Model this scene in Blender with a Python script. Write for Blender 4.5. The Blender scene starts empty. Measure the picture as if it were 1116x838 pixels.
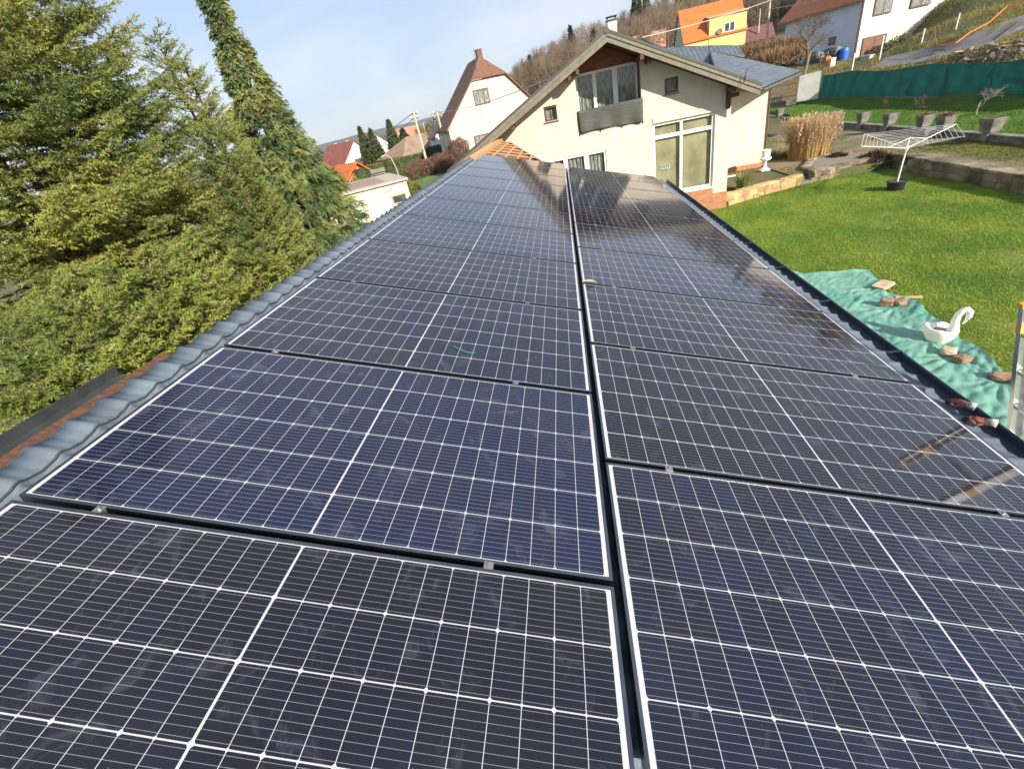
import bpy, math, random
import numpy as np
from mathutils import Vector, Matrix, noise as mnoise
R = math.radians
PI = math.pi
random.seed(7)
sc = bpy.context.scene
COL = sc.collection

# ------------------------------------------------------------------ camera
# x = across the shed roof (right), y = along the ridge (away), z up, origin on the panel seam
CAMP = Vector((0.006677, 0.220780, 1.410880))
RIGHT = Vector((0.977458, 0.093638, -0.189231)); DOWN = Vector((-0.116639, -0.507597, -0.853663)); FWD = Vector((-0.175988, 0.856492, -0.485232))
F, CX, CY = 456.466, 558.0, 379.0
cam_d = bpy.data.cameras.new('camera'); cam = bpy.data.objects.new('camera', cam_d); COL.objects.link(cam)
m = Matrix.Identity(4)
for i in range(3):
    m[i][0] = RIGHT[i]; m[i][1] = -DOWN[i]; m[i][2] = -FWD[i]; m[i][3] = CAMP[i]
cam.matrix_world = m
cam_d.sensor_fit = 'HORIZONTAL'; cam_d.sensor_width = 36; cam_d.lens = 36 * F / 1116
cam_d.shift_y = -40 / 1116
cam_d.clip_start = 0.05; cam_d.clip_end = 20000
sc.camera = cam

# ------------------------------------------------------------------ light
SUN_EL = 26.5
SUN_AZ = (0.73, -0.77)              # direction towards the sun in the ground plane
w = bpy.data.worlds.new('World'); sc.world = w; w.use_nodes = True
nt = w.node_tree; N = nt.nodes; L = nt.links
bg = N['Background']; bg.inputs['Strength'].default_value = 0.13
sky = N.new('ShaderNodeTexSky'); sky.sky_type = 'NISHITA'; sky.sun_disc = False
sky.sun_elevation = R(SUN_EL); sky.sun_rotation = math.atan2(SUN_AZ[0], SUN_AZ[1])
sky.air_density = 1.0; sky.dust_density = 0.6; sky.ozone_density = 1.5
tc = N.new('ShaderNodeTexCoord'); mp = N.new('ShaderNodeMapping'); mp.inputs['Scale'].default_value = (1.0, 1.0, 3.2)
mp.inputs['Rotation'].default_value = (0.0, R(8), R(25))
nz = N.new('ShaderNodeTexNoise'); nz.inputs['Scale'].default_value = 2.1; nz.inputs['Detail'].default_value = 8; nz.inputs['Roughness'].default_value = 0.52
nz.inputs['Distortion'].default_value = 0.5
cr = N.new('ShaderNodeValToRGB'); cr.color_ramp.elements[0].position = 0.42; cr.color_ramp.elements[1].position = 0.63
cr.color_ramp.elements[0].color = (0.06, 0.06, 0.06, 1); cr.color_ramp.elements[1].color = (0.95, 0.93, 0.93, 1)
mix = N.new('ShaderNodeMix'); mix.data_type = 'RGBA'
L.new(tc.outputs['Generated'], mp.inputs[0]); L.new(mp.outputs[0], nz.inputs['Vector']); L.new(nz.outputs['Fac'], cr.inputs[0])
cr.color_ramp.elements[0].color = (1.75, 2.15, 2.95, 1); cr.color_ramp.elements[1].color = (2.75, 2.85, 3.15, 1)
mix.inputs['Factor'].default_value = 0.80; L.new(sky.outputs[0], mix.inputs[6]); L.new(cr.outputs[0], mix.inputs[7])
L.new(mix.outputs[2], bg.inputs['Color'])

sd = bpy.data.lights.new('sun', 'SUN'); sd.energy = 5.0; sd.angle = R(0.55); sd.color = (1.0, 0.885, 0.73)
so = bpy.data.objects.new('sun', sd); COL.objects.link(so)
h = math.hypot(*SUN_AZ); e = R(SUN_EL)
to_sun = Vector((SUN_AZ[0] / h * math.cos(e), SUN_AZ[1] / h * math.cos(e), math.sin(e)))
so.rotation_euler = to_sun.to_track_quat('Z', 'Y').to_euler()
so.location = (20, -20, 30)

sc.view_settings.view_transform = 'Standard'; sc.view_settings.look = 'None'
sc.view_settings.exposure = 1.08; sc.view_settings.gamma = 1.0
sc.view_settings.use_curve_mapping = False
sc.cycles.max_bounces = 6; sc.cycles.transparent_max_bounces = 8

# ------------------------------------------------------------------ measuring helpers (pixel of the 1116 px photo + a real distance -> point)
def ray(x, y):
    d = RIGHT * (x - CX) + DOWN * (y - CY) + FWD * F
    return d.normalized()
def at(x, y, D):
    d = ray(x, y); return CAMP + d * (D / math.hypot(d.x, d.y))
def onz(x, y, z):
    d = ray(x, y); return CAMP + d * ((z - CAMP.z) / d.z)
def ony(x, y, Y):
    d = ray(x, y); return CAMP + d * ((Y - CAMP.y) / d.y)
def onx(x, y, X):
    d = ray(x, y); return CAMP + d * ((X - CAMP.x) / d.x)
TH = 0.281483
CT, ST = math.cos(TH), math.sin(TH)
def roof(x, y, z=0.0):               # shed roof coordinates -> world
    return Vector((x * CT + z * ST, y, -x * ST + z * CT))
def onroof(px, py, dz=0.0):
    n = Vector((ST, 0, CT)); d = ray(px, py)
    t = (n * dz - CAMP).dot(n) / d.dot(n); P = CAMP + d * t
    return Vector((P.x * CT - P.z * ST, P.y, dz))

# ------------------------------------------------------------------ terrain heights
CTRL = [(-3,0,-3.6),(-5,8,-3.7),(-10,19,-3.4),(-15,35,-3.4),(-20,48,-3.2),(-10,45,-2.6),(-30,60,-4.2),(-45,80,-5.6),(-15,70,-2.8),(-35,100,-5),
 (-60,20,-5.5),(-30,20,-4.5),(-30,-20,-4.5),(-120,80,-10),(-100,200,-14),(-20,160,-6),(-200,0,-12),(-200,400,-22),(0,-15,-3.5),(4,-12,-3.4),
 (2,30,-2.9),(8,32,-2.7),(0,60,-1.8),(12,50,-1.3),(20,24,-2.35),(20,31,-2.4),(20,40,-2.4),(20,16,-2.3),(20,5,-2.0),(26,45,-1.5),(34,61,-1.3),(22,52,-1.2),(24,60,-0.8),
 (23,24,-1.0),(26,32,-0.55),(33,41,0.0),(40,50,0.9),(46,60,3),(40,38,1.8),(60,40,5),(40,10,2),(60,-20,3),(70,80,11),(24,90,2.0),(33,88,2.6),(15,92,1.5),(0,110,0),(-20,110,-4.5),(150,0,20),(100,60,12),
 (-400,900,-25),(-150,500,-20),(400,-200,30),(-400,-300,-15),(0,-200,-5)]
RIDGE = [(-14, -.10), (-9, -.035), (-5.5, .012), (-2.8, .030), (0, .047), (1.5, .056), (6, .053), (10, .066), (20, .075), (45, .085), (90, .10)]
CA = np.array(CTRL, float)
def Harr(x, y):
    x = np.asarray(x, float); y = np.asarray(y, float)
    d2 = (x[..., None] - CA[:, 0]) ** 2 + (y[..., None] - CA[:, 1]) ** 2
    w_ = 1.0 / (d2 + 4.0) ** 2
    hz = (w_ * CA[:, 2]).sum(-1) / w_.sum(-1)
    D = np.hypot(x - CAMP.x, y - CAMP.y); az = np.degrees(np.arctan2(x - CAMP.x, y - CAMP.y))
    rg = 1.41 + 230 * np.interp(az, [a for a, b in RIDGE], [b for a, b in RIDGE]); t = np.clip((D - 92) / 138, 0, 1); t = t * t * (3 - 2 * t)
    wgt = np.clip((az + 14) / 4, 0, 1) * np.clip((110 - np.abs(az)) / 20, 0, 1)
    far = rg - np.clip(D - 235, 0, 700) * .12; hz = hz * (1 - t * wgt) + far * t * wgt
    # the garden: lawn, path terrace and upper lawn are levelled by hand
    up = -2.78 + (x - 15.6) * (0.40 / 4.4)
    g = np.where(x < 12.62, -3.42, np.where(x < 15.6, -3.0, up - 0.04))
    g = np.where((y > 19.2) & (x < 12.62), -3.06, g)
    ing = (x > 2.2) & (x < 20.0) & (y > -12) & (y < 42)
    fade = np.clip((y - 32) / 10.0, 0, 1)
    g = g * (1 - fade) + hz * fade
    return np.where(ing, g, hz)
def H(x, y): return float(Harr(np.array([x]), np.array([y]))[0])
def hit(px, py, D0=30.0, D1=260.0):
    D = D0
    while D < D1:
        P = at(px, py, D)
        if P.z <= H(P.x, P.y): return P
        D += 0.5
    return at(px, py, D1)

# ------------------------------------------------------------------ materials
MATS = {}
def mat(name, col, rough=0.7, metal=0.0, var=0.0, vscale=4.0, col2=None, bump=0.0, bscale=20.0, spec=None, translucent=0.0, detail=4, ramp=(0.35, 0.65), stretch=None, island=0.0):
    if name in MATS: return MATS[name]
    mt = bpy.data.materials.new(name); mt.use_nodes = True; nt = mt.node_tree; n = nt.nodes; l = nt.links
    p = n['Principled BSDF']; p.inputs['Roughness'].default_value = rough; p.inputs['Metallic'].default_value = metal
    if spec is not None: p.inputs['Specular IOR Level'].default_value = spec
    c = (*col, 1)
    tc = n.new('ShaderNodeTexCoord'); vec = tc.outputs['Object']
    if stretch:
        mpn = n.new('ShaderNodeMapping'); mpn.inputs['Scale'].default_value = stretch; l.new(vec, mpn.inputs[0]); vec = mpn.outputs[0]
    if col2 is None and var > 0: col2 = tuple(max(0, x * (1 - var)) for x in col)
    if col2 is not None:
        nz = n.new('ShaderNodeTexNoise'); nz.inputs['Scale'].default_value = vscale; nz.inputs['Detail'].default_value = detail
        l.new(vec, nz.inputs['Vector'])
        r = n.new('ShaderNodeValToRGB'); r.color_ramp.elements[0].position = ramp[0]; r.color_ramp.elements[1].position = ramp[1]
        r.color_ramp.elements[0].color = c; r.color_ramp.elements[1].color = (*col2, 1)
        l.new(nz.outputs['Fac'], r.inputs[0]); csock = r.outputs[0]
        if island > 0:
            g = n.new('ShaderNodeNewGeometry'); hv = n.new('ShaderNodeHueSaturation'); ma = n.new('ShaderNodeMath'); ma.operation = 'MULTIPLY_ADD'; ma.inputs[1].default_value = island * 1.3; ma.inputs[2].default_value = 1 - island * .65
            l.new(g.outputs['Random Per Island'], ma.inputs[0]); l.new(ma.outputs[0], hv.inputs['Value']); mb_ = n.new('ShaderNodeMath'); mb_.operation = 'MULTIPLY_ADD'; mb_.inputs[1].default_value = .03; mb_.inputs[2].default_value = .485
            wn_ = n.new('ShaderNodeTexWhiteNoise'); wn_.noise_dimensions = '1D'; l.new(g.outputs['Random Per Island'], wn_.inputs['W']); l.new(wn_.outputs['Value'], mb_.inputs[0]); l.new(mb_.outputs[0], hv.inputs['Hue']); l.new(csock, hv.inputs['Color']); csock = hv.outputs[0]
        l.new(csock, p.inputs['Base Color'])
    else:
        p.inputs['Base Color'].default_value = c; csock = None
    if bump > 0:
        nb = n.new('ShaderNodeTexNoise'); nb.inputs['Scale'].default_value = bscale; nb.inputs['Detail'].default_value = 5
        l.new(vec, nb.inputs['Vector']); b = n.new('ShaderNodeBump'); b.inputs['Strength'].default_value = 0.6; b.inputs['Distance'].default_value = bump
        l.new(nb.outputs['Fac'], b.inputs['Height']); l.new(b.outputs[0], p.inputs['Normal'])
    if translucent > 0:
        t = n.new('ShaderNodeBsdfTranslucent'); mx = n.new('ShaderNodeMixShader'); mx.inputs[0].default_value = translucent
        if csock: l.new(csock, t.inputs[0])
        else: t.inputs[0].default_value = c
        l.new(p.outputs[0], mx.inputs[1]); l.new(t.outputs[0], mx.inputs[2]); l.new(mx.outputs[0], n['Material Output'].inputs[0])
    MATS[name] = mt; return mt
def brick_mat(name, c1, c2, mortar, scale, bw=0.5, bh=0.25, msize=0.02, rough=0.85, bump=0.01, axis='XZ', squash=1.0, noise=0.0):
    mt = bpy.data.materials.new(name); mt.use_nodes = True; nt = mt.node_tree; n = nt.nodes; l = nt.links
    p = n['Principled BSDF']; p.inputs['Roughness'].default_value = rough
    tc = n.new('ShaderNodeTexCoord'); sx = n.new('ShaderNodeSeparateXYZ'); cb = n.new('ShaderNodeCombineXYZ')
    src = tc.outputs['UV'] if axis == 'UV' else tc.outputs['Object']
    if noise > 0:
        nz0 = n.new('ShaderNodeTexNoise'); nz0.inputs['Scale'].default_value = 3; l.new(src, nz0.inputs['Vector'])
        va = n.new('ShaderNodeVectorMath'); va.operation = 'SCALE'; va.inputs['Scale'].default_value = noise; l.new(nz0.outputs['Color'], va.inputs[0])
        vb = n.new('ShaderNodeVectorMath'); vb.operation = 'ADD'; l.new(src, vb.inputs[0]); l.new(va.outputs[0], vb.inputs[1]); src = vb.outputs[0]
    l.new(src, sx.inputs[0])
    if axis == 'XZ':
        ad = n.new('ShaderNodeMath'); ad.operation = 'ADD'; l.new(sx.outputs[0], ad.inputs[0]); l.new(sx.outputs[1], ad.inputs[1])
        l.new(ad.outputs[0], cb.inputs[0]); l.new(sx.outputs[2], cb.inputs[1])
    else:
        l.new(sx.outputs[0], cb.inputs[0]); l.new(sx.outputs[1], cb.inputs[1])
    b = n.new('ShaderNodeTexBrick'); b.inputs['Scale'].default_value = scale; b.inputs['Brick Width'].default_value = bw; b.inputs['Row Height'].default_value = bh
    b.inputs['Mortar Size'].default_value = msize; b.inputs['Color1'].default_value = (*c1, 1); b.inputs['Color2'].default_value = (*c2, 1); b.inputs['Mortar'].default_value = (*mortar, 1)
    l.new(cb.outputs[0], b.inputs['Vector'])
    nz = n.new('ShaderNodeTexNoise'); nz.inputs['Scale'].default_value = 9; nz.inputs['Detail'].default_value = 5; l.new(tc.outputs['Object'], nz.inputs['Vector'])
    mx = n.new('ShaderNodeMix'); mx.data_type = 'RGBA'; mx.blend_type = 'MULTIPLY'; mx.inputs['Factor'].default_value = 0.7
    rr = n.new('ShaderNodeValToRGB'); rr.color_ramp.elements[0].position = 0.3; rr.color_ramp.elements[0].color = (.6, .6, .6, 1); rr.color_ramp.elements[1].position = 0.65
    l.new(nz.outputs['Fac'], rr.inputs[0]); l.new(b.outputs['Color'], mx.inputs[6]); l.new(rr.outputs[0], mx.inputs[7]); l.new(mx.outputs[2], p.inputs['Base Color'])
    bp = n.new('ShaderNodeBump'); bp.inputs['Distance'].default_value = bump; bp.inputs['Strength'].default_value = 1; bp.invert = True
    l.new(b.outputs['Fac'], bp.inputs['Height']); l.new(bp.outputs[0], p.inputs['Normal'])
    return mt
def glass_mat(name, tint=(0.9, 0.95, 0.95), rough=0.02, base_t=0.85):
    mt = bpy.data.materials.new(name); mt.use_nodes = True; nt = mt.node_tree; n = nt.nodes; l = nt.links
    n.remove(n['Principled BSDF']); t = n.new('ShaderNodeBsdfTransparent'); t.inputs[0].default_value = (*[c * base_t for c in tint], 1)
    g = n.new('ShaderNodeBsdfGlossy'); g.inputs['Roughness'].default_value = rough
    lw = n.new('ShaderNodeLayerWeight'); lw.inputs['Blend'].default_value = 0.5; pw_ = n.new('ShaderNodeMath'); pw_.operation = 'POWER'; l.new(lw.outputs['Facing'], pw_.inputs[0]); pw_.inputs[1].default_value = 4.0
    f = n.new('ShaderNodeMath'); f.operation = 'MULTIPLY_ADD'; l.new(pw_.outputs[0], f.inputs[0]); f.inputs[1].default_value = 0.85; f.inputs[2].default_value = 0.07; mx = n.new('ShaderNodeMixShader')
    l.new(f.outputs[0], mx.inputs[0]); l.new(t.outputs[0], mx.inputs[1]); l.new(g.outputs[0], mx.inputs[2]); l.new(mx.outputs[0], n['Material Output'].inputs[0])
    return mt

def cell_mat():
    mt = bpy.data.materials.new('solar_cells'); mt.use_nodes = True; nt = mt.node_tree; n = nt.nodes; l = nt.links
    p = n['Principled BSDF']
    def M(op, a, b=None, c=None):
        q = n.new('ShaderNodeMath'); q.operation = op
        for i, v in enumerate((a, b, c)):
            if v is None: continue
            if isinstance(v, (int, float)): q.inputs[i].default_value = v
            else: l.new(v, q.inputs[i])
        return q.outputs[0]
    tc = n.new('ShaderNodeTexCoord'); sx = n.new('ShaderNodeSeparateXYZ'); l.new(tc.outputs['Object'], sx.inputs[0])
    x, y = sx.outputs[0], sx.outputs[1]            # metres from the panel's centre, x along the long side
    PX, PY = 0.0848, 0.1685
    ax = M('ABSOLUTE', x)
    xs = M('SUBTRACT', ax, 0.0028)                   # half the wider middle strip
    ux = M('DIVIDE', xs, PX); fx = M('FRACT', ux)
    uy = M('DIVIDE', M('ADD', y, PY * 3), PY); fy = M('FRACT', uy)
    ex = M('MULTIPLY', M('MINIMUM', fx, M('SUBTRACT', 1, fx)), PX)     # distance to nearest cell edge
    ey = M('MULTIPLY', M('MINIMUM', fy, M('SUBTRACT', 1, fy)), PY)
    inx = M('GREATER_THAN', ex, 0.0010); iny = M('GREATER_THAN', ey, 0.0017)
    # chamfered corners on every second cell boundary
    par = M('FRACT', M('MULTIPLY', M('ROUND', ux), 0.5)); even = M('LESS_THAN', par, 0.25)
    ch = M('GREATER_THAN', M('ADD', ex, ey), M('ADD', M('MULTIPLY', even, 0.0025), 0.0055))
    lim = M('MULTIPLY', M('MULTIPLY', M('GREATER_THAN', xs, 0.0), M('LESS_THAN', ux, 12.0)), M('LESS_THAN', M('ABSOLUTE', y), PY * 3))
    cell = M('MULTIPLY', M('MULTIPLY', inx, iny), M('MULTIPLY', ch, lim))
    # busbars: 9 fine lines per cell along x
    fb = M('FRACT', M('MULTIPLY', fy, 9.0)); eb = M('ABSOLUTE', M('SUBTRACT', fb, 0.5)); bus = M('LESS_THAN', eb, 0.027)
    dots = n.new('ShaderNodeTexNoise'); dots.inputs['Scale'].default_value = 120; l.new(tc.outputs['Object'], dots.inputs['Vector'])
    nz = n.new('ShaderNodeTexNoise'); nz.inputs['Scale'].default_value = 3.5; nz.inputs['Detail'].default_value = 6; l.new(tc.outputs['Object'], nz.inputs['Vector'])
    oi = n.new('ShaderNodeObjectInfo')
    cx = n.new('ShaderNodeCombineXYZ'); l.new(M('FLOOR', ux), cx.inputs[0]); l.new(M('FLOOR', uy), cx.inputs[1]); l.new(M('SIGN', x), cx.inputs[2])
    wn = n.new('ShaderNodeTexWhiteNoise'); l.new(cx.outputs[0], wn.inputs[0])
    cr = n.new('ShaderNodeValToRGB'); cr.color_ramp.elements[0].color = (0.0050, 0.0046, 0.0080, 1); cr.color_ramp.elements[1].color = (0.0060, 0.0095, 0.034, 1)
    cr.color_ramp.elements[0].position = 0.3; cr.color_ramp.elements[1].position = 0.75
    l.new(M('ADD', M('ADD', M('MULTIPLY', nz.outputs['Fac'], 0.7), M('MULTIPLY', wn.outputs['Value'], 0.22)), M('SUBTRACT', oi.outputs['Alpha'], 0.5)), cr.inputs[0])
    mb = n.new('ShaderNodeMix'); mb.data_type = 'RGBA'; l.new(M('MULTIPLY', bus, 0.55), mb.inputs['Factor']); l.new(cr.outputs[0], mb.inputs[6]); mb.inputs[7].default_value = (0.33, 0.34, 0.38, 1)
    mc = n.new('ShaderNodeMix'); mc.data_type = 'RGBA'; l.new(cell, mc.inputs['Factor']); mc.inputs[6].default_value = (0.43, 0.44, 0.48, 1); l.new(mb.outputs[2], mc.inputs[7])
    # dried water marks and dust
    d1 = n.new('ShaderNodeTexNoise'); d1.inputs['Scale'].default_value = 7.0; d1.inputs['Detail'].default_value = 9; d1.inputs['Roughness'].default_value = 0.65; d1.inputs['Distortion'].default_value = 1.2
    va = n.new('ShaderNodeVectorMath'); va.operation = 'ADD'; l.new(tc.outputs['Object'], va.inputs[0]); l.new(oi.outputs['Location'], va.inputs[1]); l.new(va.outputs[0], d1.inputs['Vector'])
    dr = n.new('ShaderNodeValToRGB'); dr.color_ramp.elements[0].position = 0.56; dr.color_ramp.elements[0].color = (0.014, 0.014, 0.014, 1); dr.color_ramp.elements[1].position = 0.78; dr.color_ramp.elements[1].color = (0.30, 0.30, 0.30, 1)
    l.new(d1.outputs['Fac'], dr.inputs[0])
    vo = n.new('ShaderNodeTexVoronoi'); vo.inputs['Scale'].default_value = 26; l.new(va.outputs[0], vo.inputs['Vector'])
    sp = M('MULTIPLY', M('LESS_THAN', vo.outputs['Distance'], 0.055), M('GREATER_THAN', d1.outputs['Fac'], 0.52))
    md = n.new('ShaderNodeMix'); md.data_type = 'RGBA'; l.new(M('ADD', dr.outputs[0], M('MULTIPLY', sp, 0.22)), md.inputs['Factor']); l.new(mc.outputs[2], md.inputs[6]); md.inputs[7].default_value = (0.17, 0.18, 0.24, 1)
    l.new(md.outputs[2], p.inputs['Base Color'])
    l.new(M('ADD', M('MULTIPLY', nz.outputs['Fac'], 0.06), 0.045), p.inputs['Roughness'])
    p.inputs['IOR'].default_value = 1.5; p.inputs['Specular IOR Level'].default_value = 0.58
    return mt

# ------------------------------------------------------------------ mesh collector
class MB:
    def __init__(s): s.v = []; s.f = []; s.m = None
    def add(s, vs, fs):
        o = len(s.v); s.v += [tuple(p) for p in vs]; s.f += [tuple(i + o for i in f) for f in fs]; return s
    def box(s, c, d, rz=0, mtx=None):
        c = Vector(c); hx, hy, hz = d[0] / 2, d[1] / 2, d[2] / 2
        M_ = mtx if mtx is not None else Matrix.Rotation(rz, 3, 'Z')
        vs = [c + M_ @ Vector((sx * hx, sy * hy, sz * hz)) for sz in (-1, 1) for sy in (-1, 1) for sx in (-1, 1)]
        return s.add(vs, [(0, 2, 3, 1), (4, 5, 7, 6), (0, 1, 5, 4), (2, 6, 7, 3), (0, 4, 6, 2), (1, 3, 7, 5)])
    def hexa(s, bottom, top):      # two matching quads
        return s.add(list(bottom) + list(top), [(3, 2, 1, 0), (4, 5, 6, 7), (0, 1, 5, 4), (1, 2, 6, 5), (2, 3, 7, 6), (3, 0, 4, 7)])
    def prism(s, poly, off):       # polygon of points + offset vector
        n = len(poly); off = Vector(off); a = [Vector(p) for p in poly]
        return s.add(a + [p + off for p in a], [tuple(range(n))[::-1], tuple(range(n, 2 * n))] + [(i, (i + 1) % n, n + (i + 1) % n, n + i) for i in range(n)])
    def tube(s, p0, p1, r0, r1=None, k=8, cap=True):
        r1 = r0 if r1 is None else r1; p0 = Vector(p0); p1 = Vector(p1); a = (p1 - p0)
        if a.length < 1e-7: return s
        a.normalize(); u = a.orthogonal().normalized(); v = a.cross(u)
        vs = []
        for P, r in ((p0, r0), (p1, r1)):
            for i in range(k):
                t = 2 * PI * i / k; vs.append(P + u * math.cos(t) * r + v * math.sin(t) * r)
        fs = [(i, (i + 1) % k, k + (i + 1) % k, k + i) for i in range(k)]
        if cap: fs += [tuple(range(k))[::-1], tuple(range(k, 2 * k))]
        return s.add(vs, fs)
    def path(s, pts, rs, k=8):
        pts = [Vector(p) for p in pts]; n = len(pts)
        if not hasattr(rs, '__len__'): rs = [rs] * n
        up = None; vs = []
        for i, P in enumerate(pts):
            d = (pts[min(i + 1, n - 1)] - pts[max(i - 1, 0)]).normalized()
            u = d.orthogonal().normalized() if up is None else (up - d * up.dot(d)).normalized()
            up = u; v = d.cross(u)
            for j in range(k):
                t = 2 * PI * j / k; vs.append(P + (u * math.cos(t) + v * math.sin(t)) * rs[i])
        fs = [(i * k + j, i * k + (j + 1) % k, (i + 1) * k + (j + 1) % k, (i + 1) * k + j) for i in range(n - 1) for j in range(k)]
        fs += [tuple(range(k))[::-1], tuple(range((n - 1) * k, n * k))]
        return s.add(vs, fs)
    def lathe(s, c, prof, k=20, mtx=None):
        c = Vector(c); M_ = mtx or Matrix.Identity(3); vs = []
        for r, z in prof:
            for j in range(k): vs.append(c + M_ @ Vector((r * math.cos(2 * PI * j / k), r * math.sin(2 * PI * j / k), z)))
        n = len(prof)
        fs = [(i * k + j, i * k + (j + 1) % k, (i + 1) * k + (j + 1) % k, (i + 1) * k + j) for i in range(n - 1) for j in range(k)]
        fs += [tuple(range(k))[::-1], tuple(range((n - 1) * k, n * k))]
        return s.add(vs, fs)
    def grid(s, fn, nu, nv, flip=False):
        vs = [fn(i / nu, j / nv) for j in range(nv + 1) for i in range(nu + 1)]
        fs = []
        for j in range(nv):
            for i in range(nu):
                a = j * (nu + 1) + i; q = (a, a + 1, a + nu + 2, a + nu + 1); fs.append(q[::-1] if flip else q)
        return s.add(vs, fs)
    def rock(s, c, d, seed=0, rz=0, amp=0.22, sub=2, pw=.6):
        import bmesh
        bm = bmesh.new(); bmesh.ops.create_icosphere(bm, subdivisions=sub, radius=0.5)
        M_ = Matrix.Rotation(rz, 3, 'Z'); c = Vector(c); vs = []
        for v in bm.verts:
            p = v.co.copy(); p = Vector([math.copysign(abs(a * 2) ** pw / 2, a) for a in p])
            p *= 1 + amp * mnoise.noise(p * 2.3 + Vector((seed * 3.1, seed, 0)))
            vs.append(c + M_ @ Vector((p.x * d[0], p.y * d[1], p.z * d[2])))
        s.add(vs, [tuple(v.index for v in f.verts) for f in bm.faces]); bm.free(); return s
    def build(s, name, material, parent=None, smooth=False, bevel=0.0, local=False, **kw):
        me = bpy.data.meshes.new(name)
        v = s.v
        if parent is not None and not local:
            inv = world_matrix(parent).inverted(); v = [tuple(inv @ Vector(p)) for p in v]
        me.from_pydata(v, [], s.f); me.update()
        me.materials.append(material)
        if smooth:
            me.polygons.foreach_set('use_smooth', [True] * len(me.polygons))
        ob = bpy.data.objects.new(name, me); COL.objects.link(ob)
        if parent is not None: ob.parent = parent
        if bevel > 0:
            b = ob.modifiers.new('bevel', 'BEVEL'); b.width = bevel; b.segments = 2; b.limit_method = 'ANGLE'
        if kw: tag(ob, **kw)
        return ob
def world_matrix(o):
    m_ = o.matrix_basis.copy()
    while o.parent is not None: o = o.parent; m_ = o.matrix_basis @ m_
    return m_
def tag(o, label=None, cat=None, group=None, kind=None):
    if label: o['label'] = label
    if cat: o['category'] = cat
    if group: o['group'] = group
    if kind: o['kind'] = kind
    return o
def thing(name, label, cat, loc=(0, 0, 0), rz=0, group=None, mtx=None):
    o = bpy.data.objects.new(name, None); COL.objects.link(o); o.empty_display_size = 0.2
    if mtx is not None: o.matrix_basis = mtx
    else:
        o.location = loc; o.rotation_euler = (0, 0, rz); o.matrix_basis = Matrix.Translation(loc) @ Matrix.Rotation(rz, 4, 'Z')
    return tag(o, label, cat, group)
def copy_tree(o, parent=None):
    c = o.copy(); COL.objects.link(c)
    if parent is not None: c.parent = parent
    for ch in [x for x in bpy.data.objects if x.parent == o]: copy_tree(ch, c)
    return c
def fast_mesh(name, V, Fc, material, parent=None, smooth=False, normals=None, **kw):
    """V (n,3) numpy, Fc (m,3 or 4) numpy"""
    V = np.asarray(V, np.float32)
    if parent is not None:
        inv = np.array(world_matrix(parent).inverted()); V = (V @ inv[:3, :3].T + inv[:3, 3]).astype(np.float32)
    Fc = np.asarray(Fc, np.int32); k = Fc.shape[1]
    me = bpy.data.meshes.new(name); me.vertices.add(len(V)); me.vertices.foreach_set('co', V.ravel())
    me.loops.add(Fc.size); me.loops.foreach_set('vertex_index', Fc.ravel())
    me.polygons.add(len(Fc)); me.polygons.foreach_set('loop_start', np.arange(0, Fc.size, k, dtype=np.int32))
    me.polygons.foreach_set('loop_total', np.full(len(Fc), k, np.int32))
    if smooth: me.polygons.foreach_set('use_smooth', np.ones(len(Fc), bool))
    me.update(calc_edges=True); me.validate()
    me.materials.append(material)
    ob = bpy.data.objects.new(name, me); COL.objects.link(ob)
    if parent is not None: ob.parent = parent
    if kw: tag(ob, **kw)
    return ob

# ------------------------------------------------------------------ shared materials
m_tile = mat('coated_steel_tile', (0.11, 0.145, 0.185), 0.68, 0.0, var=0.3, vscale=5, bump=0.003, bscale=90, spec=0.3, detail=8)
m_tile2 = mat('slate_blue_tile', (0.10, 0.125, 0.155), 0.4, 0.0, var=0.3, vscale=2, spec=0.6)
m_gutter = mat('navy_gutter_steel', (0.012, 0.022, 0.045), 0.55, 0.0, var=0.3, vscale=8)
m_channel = mat('grey_channel_steel', (0.09, 0.105, 0.11), 0.35, 0.5, var=0.3, vscale=14)
m_black = mat('black_underside', (0.01, 0.01, 0.012), 0.8)
m_alu = mat('aluminium', (0.62, 0.63, 0.64), 0.35, 0.9, var=0.15, vscale=20)
m_frame = mat('anodised_frame', (0.20, 0.20, 0.22), 0.3, 1.0, var=0.25, vscale=10)
m_newwood = mat('orange_new_timber', (0.60, 0.31, 0.12), 0.7, var=0.35, vscale=6, stretch=(1, 8, 8), bump=0.001)
m_pinkwood = mat('pink_weathered_board', (0.55, 0.30, 0.18), 0.8, var=0.3, vscale=10)
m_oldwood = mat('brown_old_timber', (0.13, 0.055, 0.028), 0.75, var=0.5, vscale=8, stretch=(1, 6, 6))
m_membrane = mat('membrane', (0.17, 0.12, 0.10), 0.8, var=0.35, vscale=5)
m_plaster = mat('cream_plaster', (0.61, 0.545, 0.465), 0.92, col2=(0.53, 0.46, 0.385), vscale=2.2, bump=0.003, bscale=60)
m_plaster2 = mat('pale_cream_plaster', (0.53, 0.495, 0.415), 0.92, col2=(0.46, 0.43, 0.355), vscale=0.9, bump=0.003, bscale=40)
m_white = mat('white_plastic', (0.80, 0.80, 0.79), 0.45, var=0.06, vscale=5)
m_dark = mat('dark_interior', (0.015, 0.014, 0.013), 0.9)
m_fascia = mat('grey_green_fascia', (0.19, 0.175, 0.13), 0.6, var=0.25, vscale=7)
m_rakecap = mat('grey_rake_cap', (0.10, 0.105, 0.10), 0.45, 0.3, var=0.2, vscale=6)
m_orangewood = mat('varnished_boards', (0.34, 0.11, 0.028), 0.55, var=0.6, vscale=5, stretch=(1, 1, 7))
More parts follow.
